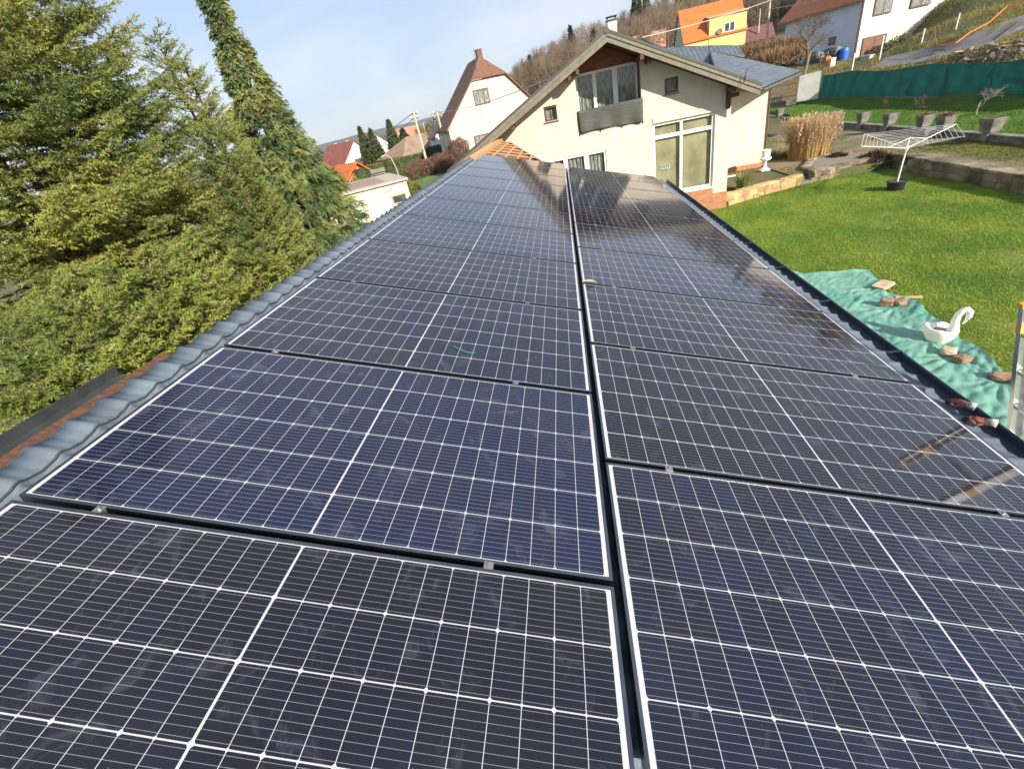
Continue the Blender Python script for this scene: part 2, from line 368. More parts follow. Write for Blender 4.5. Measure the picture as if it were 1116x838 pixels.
m_screen = mat('grey_reed_screen', (0.10, 0.105, 0.095), 0.85, col2=(0.04, 0.045, 0.04), vscale=4, stretch=(0.6, 1, 26), bump=0.006)
m_brick = brick_mat('orange_brick', (0.50, 0.21, 0.09), (0.40, 0.16, 0.07), (0.42, 0.30, 0.20), 1.0, 0.25, 0.08, 0.008)
m_warmstone = brick_mat('warm_sandstone', (0.52, 0.33, 0.14), (0.36, 0.22, 0.10), (0.20, 0.15, 0.09), 1.0, 0.42, 0.19, 0.014, noise=0.12, bump=0.03)
m_darkstone = brick_mat('grey_fieldstone', (0.22, 0.19, 0.14), (0.15, 0.125, 0.09), (0.075, 0.065, 0.045), 1.0, 0.5, 0.2, 0.02, noise=0.25, bump=0.05)
m_concrete = mat('weathered_concrete', (0.22, 0.215, 0.19), 0.95, col2=(0.09, 0.095, 0.075), vscale=3.5, bump=0.01, bscale=25)
m_whiteconc = mat('white_cast_concrete', (0.78, 0.77, 0.72), 0.75, col2=(0.60, 0.58, 0.50), vscale=6, bump=0.004, bscale=40, ramp=(0.5, 0.8))
m_curtain = mat('lace_curtain', (0.52, 0.54, 0.47), 0.9, col2=(0.10, 0.12, 0.10), vscale=5.5, stretch=(7, 1, 0.6), translucent=0.2, ramp=(0.42, 0.62))
m_curtain2 = mat('patterned_curtain', (0.36, 0.42, 0.46), 0.9, col2=(0.045, 0.06, 0.08), vscale=14, ramp=(0.46, 0.56))
m_blind = mat('beige_blind', (0.50, 0.44, 0.27), 0.9, col2=(0.30, 0.26, 0.16), vscale=1.6)
m_glass = glass_mat('window_glass')
m_fglass = mat('far_window_glass', (0.09, 0.11, 0.13), 0.12, var=0.6, vscale=2.5)
m_brownframe = mat('brown_window_frame', (0.12, 0.055, 0.03), 0.55, var=0.3)

# ------------------------------------------------------------------ ground
m_terrain = mat('rough_meadow', (0.10, 0.085, 0.035), 0.95, col2=(0.045, 0.075, 0.02), vscale=0.35, detail=9, bump=0.12, bscale=2.5, ramp=(0.4, 0.6))
m_lawn = mat('lawn_ground', (0.16, 0.17, 0.022), 0.95, col2=(0.06, 0.12, 0.012), vscale=1.4, detail=9, bump=0.03, bscale=16, ramp=(0.36, 0.62))
m_path = mat('dirt_path', (0.20, 0.155, 0.10), 0.95, col2=(0.10, 0.105, 0.04), vscale=1.1, detail=9, bump=0.03, bscale=9, ramp=(0.42, 0.60))
m_verge = mat('sparse_grass', (0.13, 0.145, 0.028), 0.95, col2=(0.15, 0.12, 0.07), vscale=1.0, detail=8, bump=0.03, bscale=12, ramp=(0.45, 0.7))
m_upper = mat('upper_lawn', (0.08, 0.17, 0.02), 0.95, col2=(0.05, 0.12, 0.015), vscale=0.9, detail=8, bump=0.03, bscale=14)
m_asphalt = mat('old_asphalt', (0.15, 0.15, 0.145), 0.9, col2=(0.10, 0.10, 0.10), vscale=0.8, bump=0.01, bscale=8)

def axis(lo, hi, n0, n1, step, g=1.09):
    a = list(np.arange(n0, n1 + 1e-6, step)); s_ = step; v = n1
    while v < hi: s_ *= g; v += s_; a.append(v)
    s_ = step; v = n0
    while v > lo: s_ *= g; v -= s_; a.insert(0, v)
    return np.array(a)
gx = axis(-3500, 2500, -20, 50, 0.6); gy = axis(-800, 4500, -8, 75, 0.6)
gx = np.sort(np.concatenate([gx, [2.19, 2.21, 12.61, 12.63, 15.59, 15.61]])); gy = np.sort(np.concatenate([gy, [19.19, 19.21]]))
XX, YY = np.meshgrid(gx, gy); ZZ = Harr(XX, YY)
rr_ = np.hypot(XX, YY); ZZ = ZZ + np.where(rr_ > 40, np.sin(XX * 0.11) * np.cos(YY * 0.09) * 0.5, 0) * np.clip((rr_ - 60) / 80, 0, 1)
nx, ny = len(gx), len(gy)
idx = np.arange(nx * ny).reshape(ny, nx)
Fq = np.stack([idx[:-1, :-1], idx[:-1, 1:], idx[1:, 1:], idx[1:, :-1]], -1).reshape(-1, 4)
fast_mesh('ground', np.stack([XX, YY, ZZ], -1).reshape(-1, 3), Fq, m_terrain, smooth=True, kind='structure')

def sheet(name, x0, x1, y0, y1, material, off=0.03, step=0.5, kind='structure', zf=None, **kw):
    xs = np.linspace(x0, x1, max(2, int((x1 - x0) / step) + 1)); ys = np.linspace(y0, y1, max(2, int((y1 - y0) / step) + 1))
    X, Y = np.meshgrid(xs, ys); Z = (Harr(X, Y) if zf is None else zf(X, Y)) + off
    i = np.arange(X.size).reshape(X.shape); Q = np.stack([i[:-1, :-1], i[:-1, 1:], i[1:, 1:], i[1:, :-1]], -1).reshape(-1, 4)
    return fast_mesh(name, np.stack([X, Y, Z], -1).reshape(-1, 3), Q, material, smooth=True, kind=kind, **kw)
sheet('lawn', 2.3, 12.5, -9, 19.6, m_lawn, zf=lambda X, Y: np.full(X.shape, -3.35) + 0.03 * np.sin(X * 0.9) * np.cos(Y * 0.7), off=0)
sheet('garden_path', 8.9, 15.4, 19.3, 30, m_path, off=0.045)
sheet('path_strip', 12.75, 13.9, -9, 19.2, m_path, off=0.045)
sheet('grass_verge', 13.9, 15.4, -9, 19.2, m_verge, off=0.05)
sheet('upper_lawn', 15.75, 19.8, -9, 42, m_upper, off=0.05)

# grass blades on the near lawn, on the upper lawn and as rough tufts on the bank
def blades(name, n, xr, yr, zf, hgt, wid, material, seed, keep=None, lean=0.6):
    r = np.random.default_rng(seed); x = r.uniform(*xr, n); y = r.uniform(*yr, n)
    if keep is not None: k = keep(x, y, r); x, y = x[k], y[k]
    n = len(x); z = zf(x, y); a = r.uniform(0, 2 * PI, n); hh = hgt * r.uniform(0.5, 1.3, n); ww = wid * r.uniform(0.7, 1.3, n)
    lx, ly = r.normal(0, lean, n) * hh, r.normal(0, lean, n) * hh
    c, s_ = np.cos(a) * ww / 2, np.sin(a) * ww / 2
    V = np.stack([np.stack([x - c, y - s_, z], -1), np.stack([x + c, y + s_, z], -1), np.stack([x + lx, y + ly, z + hh], -1)], 1).reshape(-1, 3)
    return fast_mesh(name, V, np.arange(3 * n).reshape(-1, 3), material, kind='stuff')
m_blade = mat('grass_blade', (0.27, 0.37, 0.04), 0.7, col2=(0.14, 0.27, 0.025), vscale=0.8, detail=8, translucent=0.35, ramp=(0.38, 0.62))
m_blade2 = mat('upper_grass_blade', (0.16, 0.27, 0.04), 0.7, col2=(0.09, 0.20, 0.025), vscale=1.2, translucent=0.35)
m_dryblade = mat('dry_grass_blade', (0.30, 0.23, 0.09), 0.8, col2=(0.15, 0.17, 0.04), vscale=0.5, translucent=0.3, detail=7)
def lawnkeep(x, y, r):
    nz_ = np.sin(x * 2.1 + 1.3) * np.cos(y * 1.7 - 0.6) + np.sin(x * 5.3 - y * 3.1)
    bare = ((x - 7.0) ** 2 / 0.10 + (y - 7.4) ** 2 / 0.14 < 1) | ((x - 9.2) ** 2 / 0.25 + (y - 10.0) ** 2 / 0.18 < 1)
    return ((nz_ > -1.2) | (r.random(len(x)) < 0.5)) & (~bare | (r.random(len(x)) < 0.35))
bl = blades('grass', 330000, (2.6, 12.5), (2.5, 19.4), lambda x, y: -3.36 + 0.03 * np.sin(x * 0.9) * np.cos(y * 0.7), 0.05, 0.018, m_blade, 1, lawnkeep)
bl2 = blades('grass', 90000, (15.7, 19.7), (15, 40), lambda x, y: Harr(x, y) + 0.04, 0.06, 0.03, m_blade2, 2)
blv = blades('grass', 30000, (13.4, 15.4), (8, 22), lambda x, y: Harr(x, y) + 0.04, 0.05, 0.025, mat('verge_blade', (0.17, 0.19, 0.02), 0.7, var=0.5, vscale=1, translucent=0.3), 3,
             lambda x, y, r: r.random(len(x)) < np.clip((x - 13.3) / 1.0, 0.05, 1))
blades('grass', 26000, (8.9, 15.4), (19.4, 30), lambda x, y: Harr(x, y) + 0.04, 0.07, 0.03, m_dryblade, 5, lambda x, y, r: (np.sin(x * 1.7 + 1) * np.cos(y * 1.1) + r.normal(0, .3, len(x)) > .35))

# ------------------------------------------------------------------ the shed under the panels
X0, X1 = -2.43, 2.45          # tile sheet in roof coordinates
Y0, Y1 = -1.6, 11.72
shed = thing('shed', 'low shed with slate blue metal tile roof under the solar panels', 'shed', (0, 0, -3.4))
mb = MB(); mb.box((-0.15, 5.0, -2.35), (4.7, 13.2, 2.6)); mb.build('wall', m_plaster, shed)
mb = MB(); mb.hexa([roof(X0 + .05, Y0 + .1, -.30), roof(X1 - .05, Y0 + .1, -.30), roof(X1 - .05, Y1, -.30), roof(X0 + .05, Y1, -.30)],
                   [roof(X0 + .05, Y0 + .1, -.19), roof(X1 - .05, Y0 + .1, -.19), roof(X1 - .05, Y1, -.19), roof(X0 + .05, Y1, -.19)])
mb.build('roof_deck', m_pinkwood, shed)
PW = 0.167
def wave(y):
    t = (y / PW) % 1.0
    q = np.minimum(t, 1 - t) / .36
    return 0.019 * np.where(q < 1, (0.5 + 0.5 * np.cos(PI * np.minimum(q, 1))) ** .85, 0) + .003 * np.cos(2 * PI * t * 3)
xs = [X0]; k = -2.285
while k < X1 - 0.02:
    xs += [k - 0.012, k, k + 0.004, k + 0.05, k + 0.18]; k += 0.35
xs = np.array(sorted([v for v in xs if v < X1] + [X1])); ys = np.arange(Y0, Y1, PW / 16)
Xg, Yg = np.meshgrid(xs, ys)
fr = ((Xg + 2.285) / 0.35) % 1.0
Zg = -0.150 + wave(Yg) + 0.020 * fr
Zg = np.where(Xg < -2.285, -0.135 + wave(Yg) + 0.0 * Xg + 0.018, Zg)
Wx = Xg * CT + Zg * ST; Wz = -Xg * ST + Zg * CT
i = np.arange(Xg.size).reshape(Xg.shape); Q = np.stack([i[:-1, :-1], i[:-1, 1:], i[1:, 1:], i[1:, :-1]], -1).reshape(-1, 4)
V = np.stack([Wx, Yg, Wz], -1).reshape(-1, 3)
tr = fast_mesh('tile_roof', V, Q, m_tile, shed, smooth=False)
so_ = tr.modifiers.new('thick', 'SOLIDIFY'); so_.thickness = 0.003; so_.offset = -1
mb = MB()
for xk, dz in ((-2.287, -.124), (-2.435, -.122), (-1.935, -.134), (2.262, -.134), (2.447, -.143)):
    yy_ = np.arange(Y0, Y1, PW / 12); mb.path([roof(xk, y, dz + float(wave(np.array(y)))) for y in yy_], .0045, 5)
mb.build('sheet_lip', m_channel, shed)
mb = MB()
for j in range(0, 78):                       # fixing screws in the valleys along both edges
    y = Y0 + (j + 0.5) * PW
    for x in (-2.20, 2.22):
        P = roof(x, y, -0.137); mb.tube(P, P + Vector((ST, 0, CT)) * 0.006, 0.007, 0.005, 6)
mb.build('roof_screw', m_channel, shed)['kind'] = 'stuff'
# timber showing past the cut sheet ends
mb = MB()
def board(mb, xa, xb, ya, yb, za, zb):
    mb.hexa([roof(xa, ya, za), roof(xb, ya, za), roof(xb, yb, za), roof(xa, yb, za)], [roof(xa, ya, zb), roof(xb, ya, zb), roof(xb, yb, zb), roof(xa, yb, zb)])
board(mb, -2.485, -2.37, Y0 + .05, 11.7, -.20, -.158); mb.build('ridge_board', m_pinkwood, shed)
# eave gutter, right side
mb = MB(); gx0, gz0 = 2.40, -0.855; rg = 0.072; prof = []
for t in range(9): a = PI + PI * t / 8; prof.append((gx0 + rg * math.cos(a), gz0 + rg * math.sin(a)))
prof += [(gx0 + rg + 0.012, gz0 + 0.006), (gx0 + rg + 0.012, gz0 - 0.006), (gx0 + rg + 0.003, gz0 - 0.004)]
inner = prof
n = len(inner); ys_ = np.linspace(Y0, 11.85, 28)
vs = [(p[0], y, p[1]) for y in ys_ for p in inner]
fs = [(j * n + a, j * n + a + 1, (j + 1) * n + a + 1, (j + 1) * n + a) for j in range(len(ys_) - 1) for a in range(n - 1)]
mb.add(vs, fs); g = mb.build('gutter', m_gutter, shed, smooth=True); g.modifiers.new('t', 'SOLIDIFY').thickness = 0.004
mb = MB(); mb.box((2.30, (Y0 + 11.7) / 2, -.93), (.02, 13.2, .16)); mb.build('eave_board', m_oldwood, shed)
for y in (1.1, 1.9, 3.4, 4.4, 5.4, 6.4, 7.4, 8.4, 9.4, 10.4, 11.4):
    mb = MB(); mb.box((gx0, y, gz0 + .008), (2 * rg + .03, .022, .005)); mb.build('gutter_bracket', m_gutter, shed)

# loose steel channel beyond the ridge
mb = MB()
def chan(xa, xb, ya, yb, za, zb): board(mb, xa, xb, ya, yb, za, zb)
chan(-2.85, -2.70, 0.4, 2.12, -.335, -.330); chan(-2.855, -2.85, 0.4, 2.12, -.335, -.265); chan(-2.70, -2.695, 0.4, 2.12, -.335, -.30)
mb.build('steel_channel', m_channel, label='grey folded steel channel lying beyond the ridge of the shed at the left edge', cat='channel')
mb = MB(); board(mb, -2.76, -2.56, -0.2, 1.5, -.40, -.345); board(mb, -2.70, -2.545, 0.6, 2.3, -.30, -.26)
mb.build('old_board', m_oldwood, label='weathered brown board under the grey steel channel at the left edge', cat='board')

# bare battens at the far end of the roof
bat = thing('roof_battens', 'orange timber lattice of bare roof battens between panels and house wall', 'roof battens', roof(-2, 11.8, -0.3))
def xlim(y): return -2.27 + (18.3 - y) / (18.3 - 11.94) * 1.86          # skew right edge
mb = MB(); pts = [roof(-2.3, 11.6, -.19), roof(0.05, 11.6, -.24), roof(xlim(17.3), 17.3, -.19), roof(-2.3, 17.3, -.19)]
mb.prism(pts, Vector((ST, 0, CT)) * 0.02); mb.build('membrane', m_membrane, bat)
mb = MB(); board(mb, -2.36, -2.22, 11.55, 17.55, -.20, -.07); mb.build('edge_beam', m_newwood, bat)
for k in range(7):                            # along the roof
    x = -1.93 + 0.33 * k; yb = 18.3 - (x + 2.27) / 1.86 * (18.3 - 11.94); yb = min(yb, 17.45)
    if yb < 11.8: continue
    mb = MB(); board(mb, x - .025, x + .025, 11.7, yb, -.125, -.095); mb.build('batten', m_newwood, bat)
for k in range(8):                            # across, underneath
    y = 11.95 + 0.72 * k
    if xlim(y) < -2.0: continue
    mb = MB(); board(mb, -2.22, xlim(y), y - .022, y + .022, -.148, -.125); mb.build('counter_batten', m_newwood, bat)
mb = MB(); a = roof(xlim(11.7) + .02, 11.7, -.17); b = roof(xlim(17.4) + .02, 17.4, -.17); mb.tube(a, b, 0.035, k=4); mb.build('edge_shadow_strip', m_oldwood, bat)  # dark strip added to draw the shadow line along the skew edge
mb = MB(); board(mb, -2.56, -2.42, 11.7, 17.3, -.30, -.17); mb.build('side_board', m_pinkwood, bat)

# ------------------------------------------------------------------ solar panels
LONG, SHORT, GAP, SEAM, OFFR = 2.094, 1.038, 0.02, 0.028, 0.561
m_cells = cell_mat()
def panel():
    t = thing('solar_panel', 'x', 'solar panel')
    mb = MB(); hx, hy, fw, ft = LONG / 2, SHORT / 2, 0.011, 0.035
    for sx, sy, dx, dy in ((0, -1, LONG, fw), (0, 1, LONG, fw), (-1, 0, fw, SHORT - 2 * fw), (1, 0, fw, SHORT - 2 * fw)):
        mb.box((sx * (hx - fw / 2), sy * (hy - fw / 2), -ft / 2), (dx, dy, ft))
        mb.box((sx * (hx - fw / 2 - 0.008), sy * (hy - fw / 2 - 0.008), -ft + .001), (dx if dx > fw else fw + .016, dy if dy > fw else fw + .016, 0.0018))
    mb.build('frame', m_frame, t)
    mb = MB(); mb.box((0, 0, -0.0045), (LONG - 2 * fw - .001, SHORT - 2 * fw - .001, 0.006)); mb.build('glass', m_cells, t)
    mb = MB(); mb.box((0, .0, -.02), (.12, .04, .018)); mb.build('junction_box', m_black, t)
    return t
proto = panel(); first = True
rows = ['nearest', 'second nearest', 'third nearest', 'fourth nearest', 'fifth nearest', 'sixth nearest', 'seventh nearest', 'eighth nearest', 'ninth nearest', 'tenth nearest', 'farthest']
BASIS = Matrix(((CT, 0, ST), (0, 1, 0), (-ST, 0, CT))).to_4x4()
for side in (0, 1):
    nrow = 11 if side == 0 else 10
    for k in range(nrow):
        o = proto if first else copy_tree(proto); first = False
        cx = -LONG / 2 if side == 0 else SEAM + LONG / 2
        cy = k * (SHORT + GAP) + SHORT / 2 + (OFFR if side else 0)
        o.matrix_basis = Matrix.Translation(roof(cx, cy, 0)) @ BASIS
        nm = rows[k] if k < nrow - 1 else 'farthest'
        bit = {(0, 0): ', its corner cut by the photo edge', (0, 2): ' with a short green thread on its glass', (1, 1): ' under the work gloves in the gutter', (1, 0): ' cut by the right edge'}.get((side, k), '')
        o['label'] = '%s solar panel in the %s column%s' % (nm, 'left' if side == 0 else 'right', bit)
        gl_ = [c for c in bpy.data.objects if c.parent == o and c.name.startswith('glass')][0]; gl_.color = (1, 1, 1, {(0, 0): .30, (0, 1): .90, (0, 2): .55, (1, 0): .50, (1, 1): .30}.get((side, k), .35 + .3 * ((k * 37 + side * 17) % 10) / 10))
        o['category'] = 'solar panel'; o['group'] = 'solar panels on the shed roof'
        o['label'] = o['label'].replace(' under the work gloves in the gutter', ' beside the work gloves')
# clamps and mounting rails
m_clamp = mat('clamp_metal', (.36, .36, .37), .45, .8, var=.2)
clampg = 'clamps between the solar panels'
def clamp(P):
    c = MB(); u = Vector((CT, 0, -ST)); nn = Vector((ST, 0, CT)); P = Vector(P)
    M_ = Matrix(((CT, 0, ST), (0, 1, 0), (-ST, 0, CT)))
    c.box(P + nn * .003, (.032, .026, .003), mtx=M_); c.box(P - nn * .012, (.03, .012, .03), mtx=M_); c.tube(P + nn * .004, P + nn * .011, .006, k=6)
    return c
rails = {0: (-1.785, -0.42), 1: (0.31, 1.75)}
for side in (0, 1):
    for x in rails[side]:
        mb = MB(); ya = -0.3 if side == 0 else 0.35; yb = (11.66 if side == 0 else 11.2)
        board(mb, x - .02, x + .02, ya, yb, -.078, -.037)
        mb.build('mounting_rail', m_alu, label='aluminium rail under the %s column of panels, nearer its %s edge' % (('left', 'right')[side], ('left', 'right')[rails[side].index(x)]), cat='rail', group='rails under the solar panels')
        for k in range(1, 11 if side == 0 else 10):
            y = k * (SHORT + GAP) - GAP / 2 + (OFFR if side else 0)
            mb = clamp(roof(x, y, 0.0)); nm = ['', 'nearest', 'second', 'third', 'fourth', 'fifth', 'sixth', 'seventh', 'eighth', 'ninth', 'tenth'][k]
            mb.build('panel_clamp', m_clamp, label='small silver clamp in the %s gap of the %s panel column, on its %s rail' % (nm, ('left', 'right')[side], ('left', 'right')[rails[side].index(x)]), cat='clamp', group=clampg)
# leaf and thread
P = onroof(641, 308, 0.003); mb = MB()
for q in ((0, 0, 0), ): mb.grid(lambda u, v: tuple(roof(P.x - .055 + .13 * u, P.y - .02 + (v - .5) * .05 * math.sin(PI * u) + .02 * u, 0.006 + .02 * abs(v - .5) + .012 * math.sin(3 * u))), 8, 4)
mb.build('dry_leaf', mat('leaf_tan', (0.42, 0.33, 0.2), 0.8, var=0.3), label='pale dry leaf lying in the seam between the panel columns', cat='leaf')
P = onroof(506, 382, 0.004); mb = MB(); mb.path([roof(P.x - .07, P.y + .03, .006), roof(P.x - .03, P.y + .0, .01), roof(P.x + .02, P.y - .02, .006), roof(P.x + .07, P.y - .015, .008)], 0.0022, 5)
mb.build('green_thread', mat('green_thread', (0.02, 0.3, 0.12), 0.6), label='short green thread on the glass of the third panel on the left', cat='thread')
# work gloves in the gutter
gm_red = mat('glove_red', (0.24, 0.065, 0.045), 0.7, col2=(0.05, 0.02, 0.02), vscale=14, ramp=(0.48, 0.56)); gm_grey = mat('glove_cuff', (0.5, 0.47, 0.44), 0.85, var=0.4, vscale=30); gm_blk = mat('glove_black', (0.03, 0.03, 0.03), 0.75, var=0.3)
def glove(px, py, dz, ang, label):
    R0 = onroof(px, py, dz); P = roof(*R0); k_ = .62; t = thing('work_glove', label, 'glove', P, group='work gloves lying on the eave')
    d = Vector((math.cos(ang), math.sin(ang), -.12)); s_ = Vector((-math.sin(ang), math.cos(ang), 0)); up = Vector((0, 0, 1))
    mb = MB(); mb.rock(P + up * .012, (.10 * k_, .085 * k_, .045 * k_), seed=int(px), rz=ang, amp=.3, sub=3)
    for i, (o, l_) in enumerate(((-.033, .06), (-.011, .075), (.011, .07), (.033, .055))):
        a = P + s_ * o * k_ + d * .022 + up * .009; mb.path([a, a + d * l_ * .32 + up * .008, a + d * l_ * k_ + up * (-.008 + .006 * (i % 2))], [.0085, .0078, .006], 7)
    a = P + s_ * .025 - d * .006 + up * .006; mb.path([a, a + s_ * .018 + d * .012 + up * .006, a + s_ * .024 + d * .03], [.009, .008, .006], 7)
    mb.build('palm', gm_red, t, smooth=True)
    mb = MB(); a = P - d * .025 + up * .008; mb.path([a, a - d * .018 + up * .004, a - d * .04], [.021, .023, .026], 12); mb.build('cuff', gm_grey, t, smooth=True)
    mb = MB(); 
    for i, (o, l_) in enumerate(((-.033, .06), (-.011, .075), (.011, .07), (.033, .055))):
        a = P + s_ * o * k_ + d * (.022 + l_ * k_) + up * .002; mb.rock(a, (.016, .015, .015), seed=i, amp=.1, sub=2)
    mb.build('fingertip', gm_blk, t, smooth=True)
glove(1047, 441, -.09, 2.2, 'red and black work glove at the eave, the farther of the pair')
glove(1068, 460, -.09, 2.5, 'red and grey work glove at the eave, the nearer of the pair')

# ladder leaning on the gutter
lad = thing('ladder', 'aluminium ladder with yellow top caps leaning on the eave gutter', 'ladder', (3.25, 2.4, -3.35))
bx_, bz_ = 3.30, -3.35; tx_, tz_ = 2.45, -0.075
dv = Vector((tx_ - bx_, 0, tz_ - bz_)); Ld = dv.length; dv.normalize(); nv = Vector((-dv.z, 0, dv.x))
Mx = Matrix((nv, Vector((0, 1, 0)), dv)).transposed()
for y in (2.63, 2.25):
    mb = MB(); c = Vector((bx_, y, bz_)) + dv * Ld / 2; s1 = 1 if y > 2.5 else -1
    mb.box(c, (.072, .004, Ld), mtx=Mx); mb.box(c + nv * .034 - Vector((0, s1 * .013, 0)), (.004, .022, Ld), mtx=Mx); mb.box(c - nv * .034 - Vector((0, s1 * .013, 0)), (.004, .022, Ld), mtx=Mx)
    mb.build('stile', m_alu, lad)
    mb = MB(); mb.box(Vector((bx_, y - s1 * .008, bz_)) + dv * (Ld + .012), (.076, .03, .03), mtx=Mx); mb.build('yellow_cap', mat('yellow_plastic', (0.85, 0.42, 0.02), 0.45), lad, bevel=.004)
    mb = MB(); mb.box(Vector((bx_, y - s1 * .008, bz_)) + dv * (Ld - .15), (.076, .03, .05), mtx=Mx); mb.build('yellow_band', mat('yellow_plastic', (0.85, 0.42, 0.02), 0.45), lad, bevel=.004)
for k in range(12):
    c = Vector((bx_, 2.44, bz_)) + dv * (Ld - 0.20 - .28 * k)
    if (c.z < bz_ + .1): break
    mb = MB(); mb.box(c, (.034, .37, .026), mtx=Mx); mb.build('rung', m_alu, lad, bevel=.004)

# ------------------------------------------------------------------ the white house behind the shed
FY, GZ = 17.6, -3.4
AX, SL = 1.75, 0.506
def rtop(x): return 2.90 - SL * abs(x - AX)
house = thing('gable_house', 'white gabled house with recessed balcony and blue tile wing behind the shed', 'house', (1.8, 17.6, GZ))
def strips(mb, breaks, holes, zb, topf, y0, y1):
    for a, b in zip(breaks[:-1], breaks[1:]):
        hs = sorted([(h_[2], h_[3]) for h_ in holes if h_[0] <= a + 1e-4 and h_[1] >= b - 1e-4]); z = zb
        for lo, hi in hs + [(None, None)]:
            if lo is None: mb.prism([(a, y0, z), (b, y0, z), (b, y0, topf(b)), (a, y0, topf(a))], (0, y1 - y0, 0)); break
            mb.prism([(a, y0, z), (b, y0, z), (b, y0, lo), (a, y0, lo)], (0, y1 - y0, 0))
            if hi > 90: break
            z = hi
wt = lambda x: rtop(x) - 0.20
holes = [(-0.54, -0.08, .78, 1.26), (3.65, 4.10, .85, 1.31), (3.22, 5.34, -2.5, 0.0), (-0.61, 1.53, -1.7, -.52), (0.67, 2.87, 0.17, 99)]
br = sorted(set([-3.7, 5.85, AX] + [h_[0] for h_ in holes] + [h_[1] for h_ in holes]))
mb = MB(); strips(mb, br, holes, GZ, wt, FY, FY + .28)
mb.prism([(-3.7, FY + .28, GZ), (-3.42, FY + .28, GZ), (-3.42, FY + .28, .0), (-3.7, FY + .28, -.05)], (0, 9.8, 0))
mb.prism([(5.57, FY + .28, GZ), (5.85, FY + .28, GZ), (5.85, FY + .28, .58), (5.57, FY + .28, .62)], (0, 9.8, 0))
mb.prism([(-3.7, FY + 10.1, GZ), (5.85, FY + 10.1, GZ), (5.85, FY + 10.1, .55), (AX, FY + 10.1, 2.65), (-3.7, FY + 10.1, -.1)], (0, .25, 0))
mb.box((1.8, FY + .45, -2.35), (9.0, .05, .05)); 
mb.build('wall', m_plaster, house)
mb = MB(); mb.box((4.535, FY - .012, .10), (2.63, .03, .18)); mb.build('lintel_band', m_plaster, house)
# recess walls, balcony floor
mb = MB(); mb.box((.62, FY + .55, 1.1), (.10, .54, 2.0)); mb.box((2.92, FY + .55, 1.05), (.10, .54, 1.9)); mb.build('recess_side', m_oldwood, house)
mb = MB(); mb.box((1.77, FY + .55, .13), (2.2, .54, .10)); mb.build('balcony_floor', m_concrete, house)
mb = MB(); zt = lambda x: rtop(x) - .205
mb.prism([(.67, FY + .72, 2.03), (2.87, FY + .72, 2.03), (2.87, FY + .72, zt(2.87)), (AX, FY + .72, zt(AX)), (.67, FY + .72, zt(.67))], (0, .06, 0))
mb.build('gable_boards', m_orangewood, house)
mb = MB()                                        # joists and purlins seen under the roof of the recess
for x, z in ((.74, 2.06), (2.80, 2.06)): mb.box((x, FY - .05, z), (.12, 1.5, .14))
mb.build('purlin', m_oldwood, house)
for x in (-1.7, 5.7, 3.05, .48):
    mb = MB(); mb.box((x, FY - .33, rtop(x) - .30), (.13, .62, .16)); mb.build('beam_end', m_oldwood, house)
mb = MB(); mb.box((5.72, FY - .08, .28), (.12, .12, .5)); mb.box((5.78, FY - .4, .42), (.3, .12, .12)); mb.build('corner_bracket', m_oldwood, house)
# glazing of the balcony
wn = thing('balcony_window', None, None); wn.parent = house
def pw(name, mb, material, parent, label=None):      # part in world coordinates under a nested empty at identity
    o = mb.build(name, material, parent)
    if label: o['label'] = label
    return o
def window(parent, x0, x1, z0, z1, y, mull=(), trans=(), fw=.06, fm=m_white, cur=m_curtain, name='window', depth=.06, folds=True, gl=m_glass):
    mb = MB(); d = depth
    mb.box(((x0 + x1) / 2, y, z0 + fw / 2), (x1 - x0, d, fw)); mb.box(((x0 + x1) / 2, y, z1 - fw / 2), (x1 - x0, d, fw))
    for x in (x0 + fw / 2, x1 - fw / 2): mb.box((x, y, (z0 + z1) / 2), (fw, d, z1 - z0 - 2 * fw))
    for x, w_ in mull: mb.box((x, y, (z0 + z1) / 2), (w_, d * .9, z1 - z0 - 2 * fw))
    for z, w_ in trans: mb.box(((x0 + x1) / 2, y - .004, z), (x1 - x0 - 2 * fw, d * .95, w_))
    f = mb.build(name, fm, parent)
    mb = MB(); mb.add([(x0 + fw / 2, y + .005, z0 + fw / 2), (x1 - fw / 2, y + .005, z0 + fw / 2), (x1 - fw / 2, y + .005, z1 - fw / 2), (x0 + fw / 2, y + .005, z1 - fw / 2)], [(0, 1, 2, 3)]); mb.build('pane', gl, f)
    mb = MB(); yy = y + d / 2 + .05
    if folds: mb.grid(lambda u, v: (x0 + (x1 - x0) * u, yy + .018 * math.sin(u * (x1 - x0) * 46 + 1.1 * math.sin(u * 9)), z0 + .03 + (z1 - z0 - .05) * v), int((x1 - x0) * 60) + 4, 2)
    else: mb.box(((x0 + x1) / 2, yy + .02, (z0 + z1) / 2), (x1 - x0, .01, z1 - z0))
    mb.build('curtain', cur, f)
    mb = MB(); mb.box(((x0 + x1) / 2, yy + .12, (z0 + z1) / 2), (x1 - x0 + .1, .02, z1 - z0 + .1)); mb.build('inner_dark', m_dark, f)
    return f
bpy.data.objects.remove(wn)
gy = FY + .66
window(house, .68, 2.86, .30, 2.03, gy, mull=((1.36, .13), (2.08, .17)), fw=.075, cur=m_curtain)['label'] = 'triple balcony window with patterned net curtains'
window(house, -.54, -.08, .78, 1.26, FY + .07, fw=.055, fm=m_brownframe, cur=m_curtain)
window(house, 3.65, 4.10, .85, 1.31, FY + .07, fw=.055, fm=m_brownframe, cur=m_curtain)
window(house, -.61, 1.53, -1.7, -.52, FY + .06, mull=((.02, .15), (.80, .17)), fw=.07)
dw = window(house, 3.22, 5.34, -2.5, 0.0, FY + .10, mull=((4.22, .09),), trans=((-.47, .12),), fw=.085, cur=m_blind, name='patio_door', folds=False)
mb = MB()
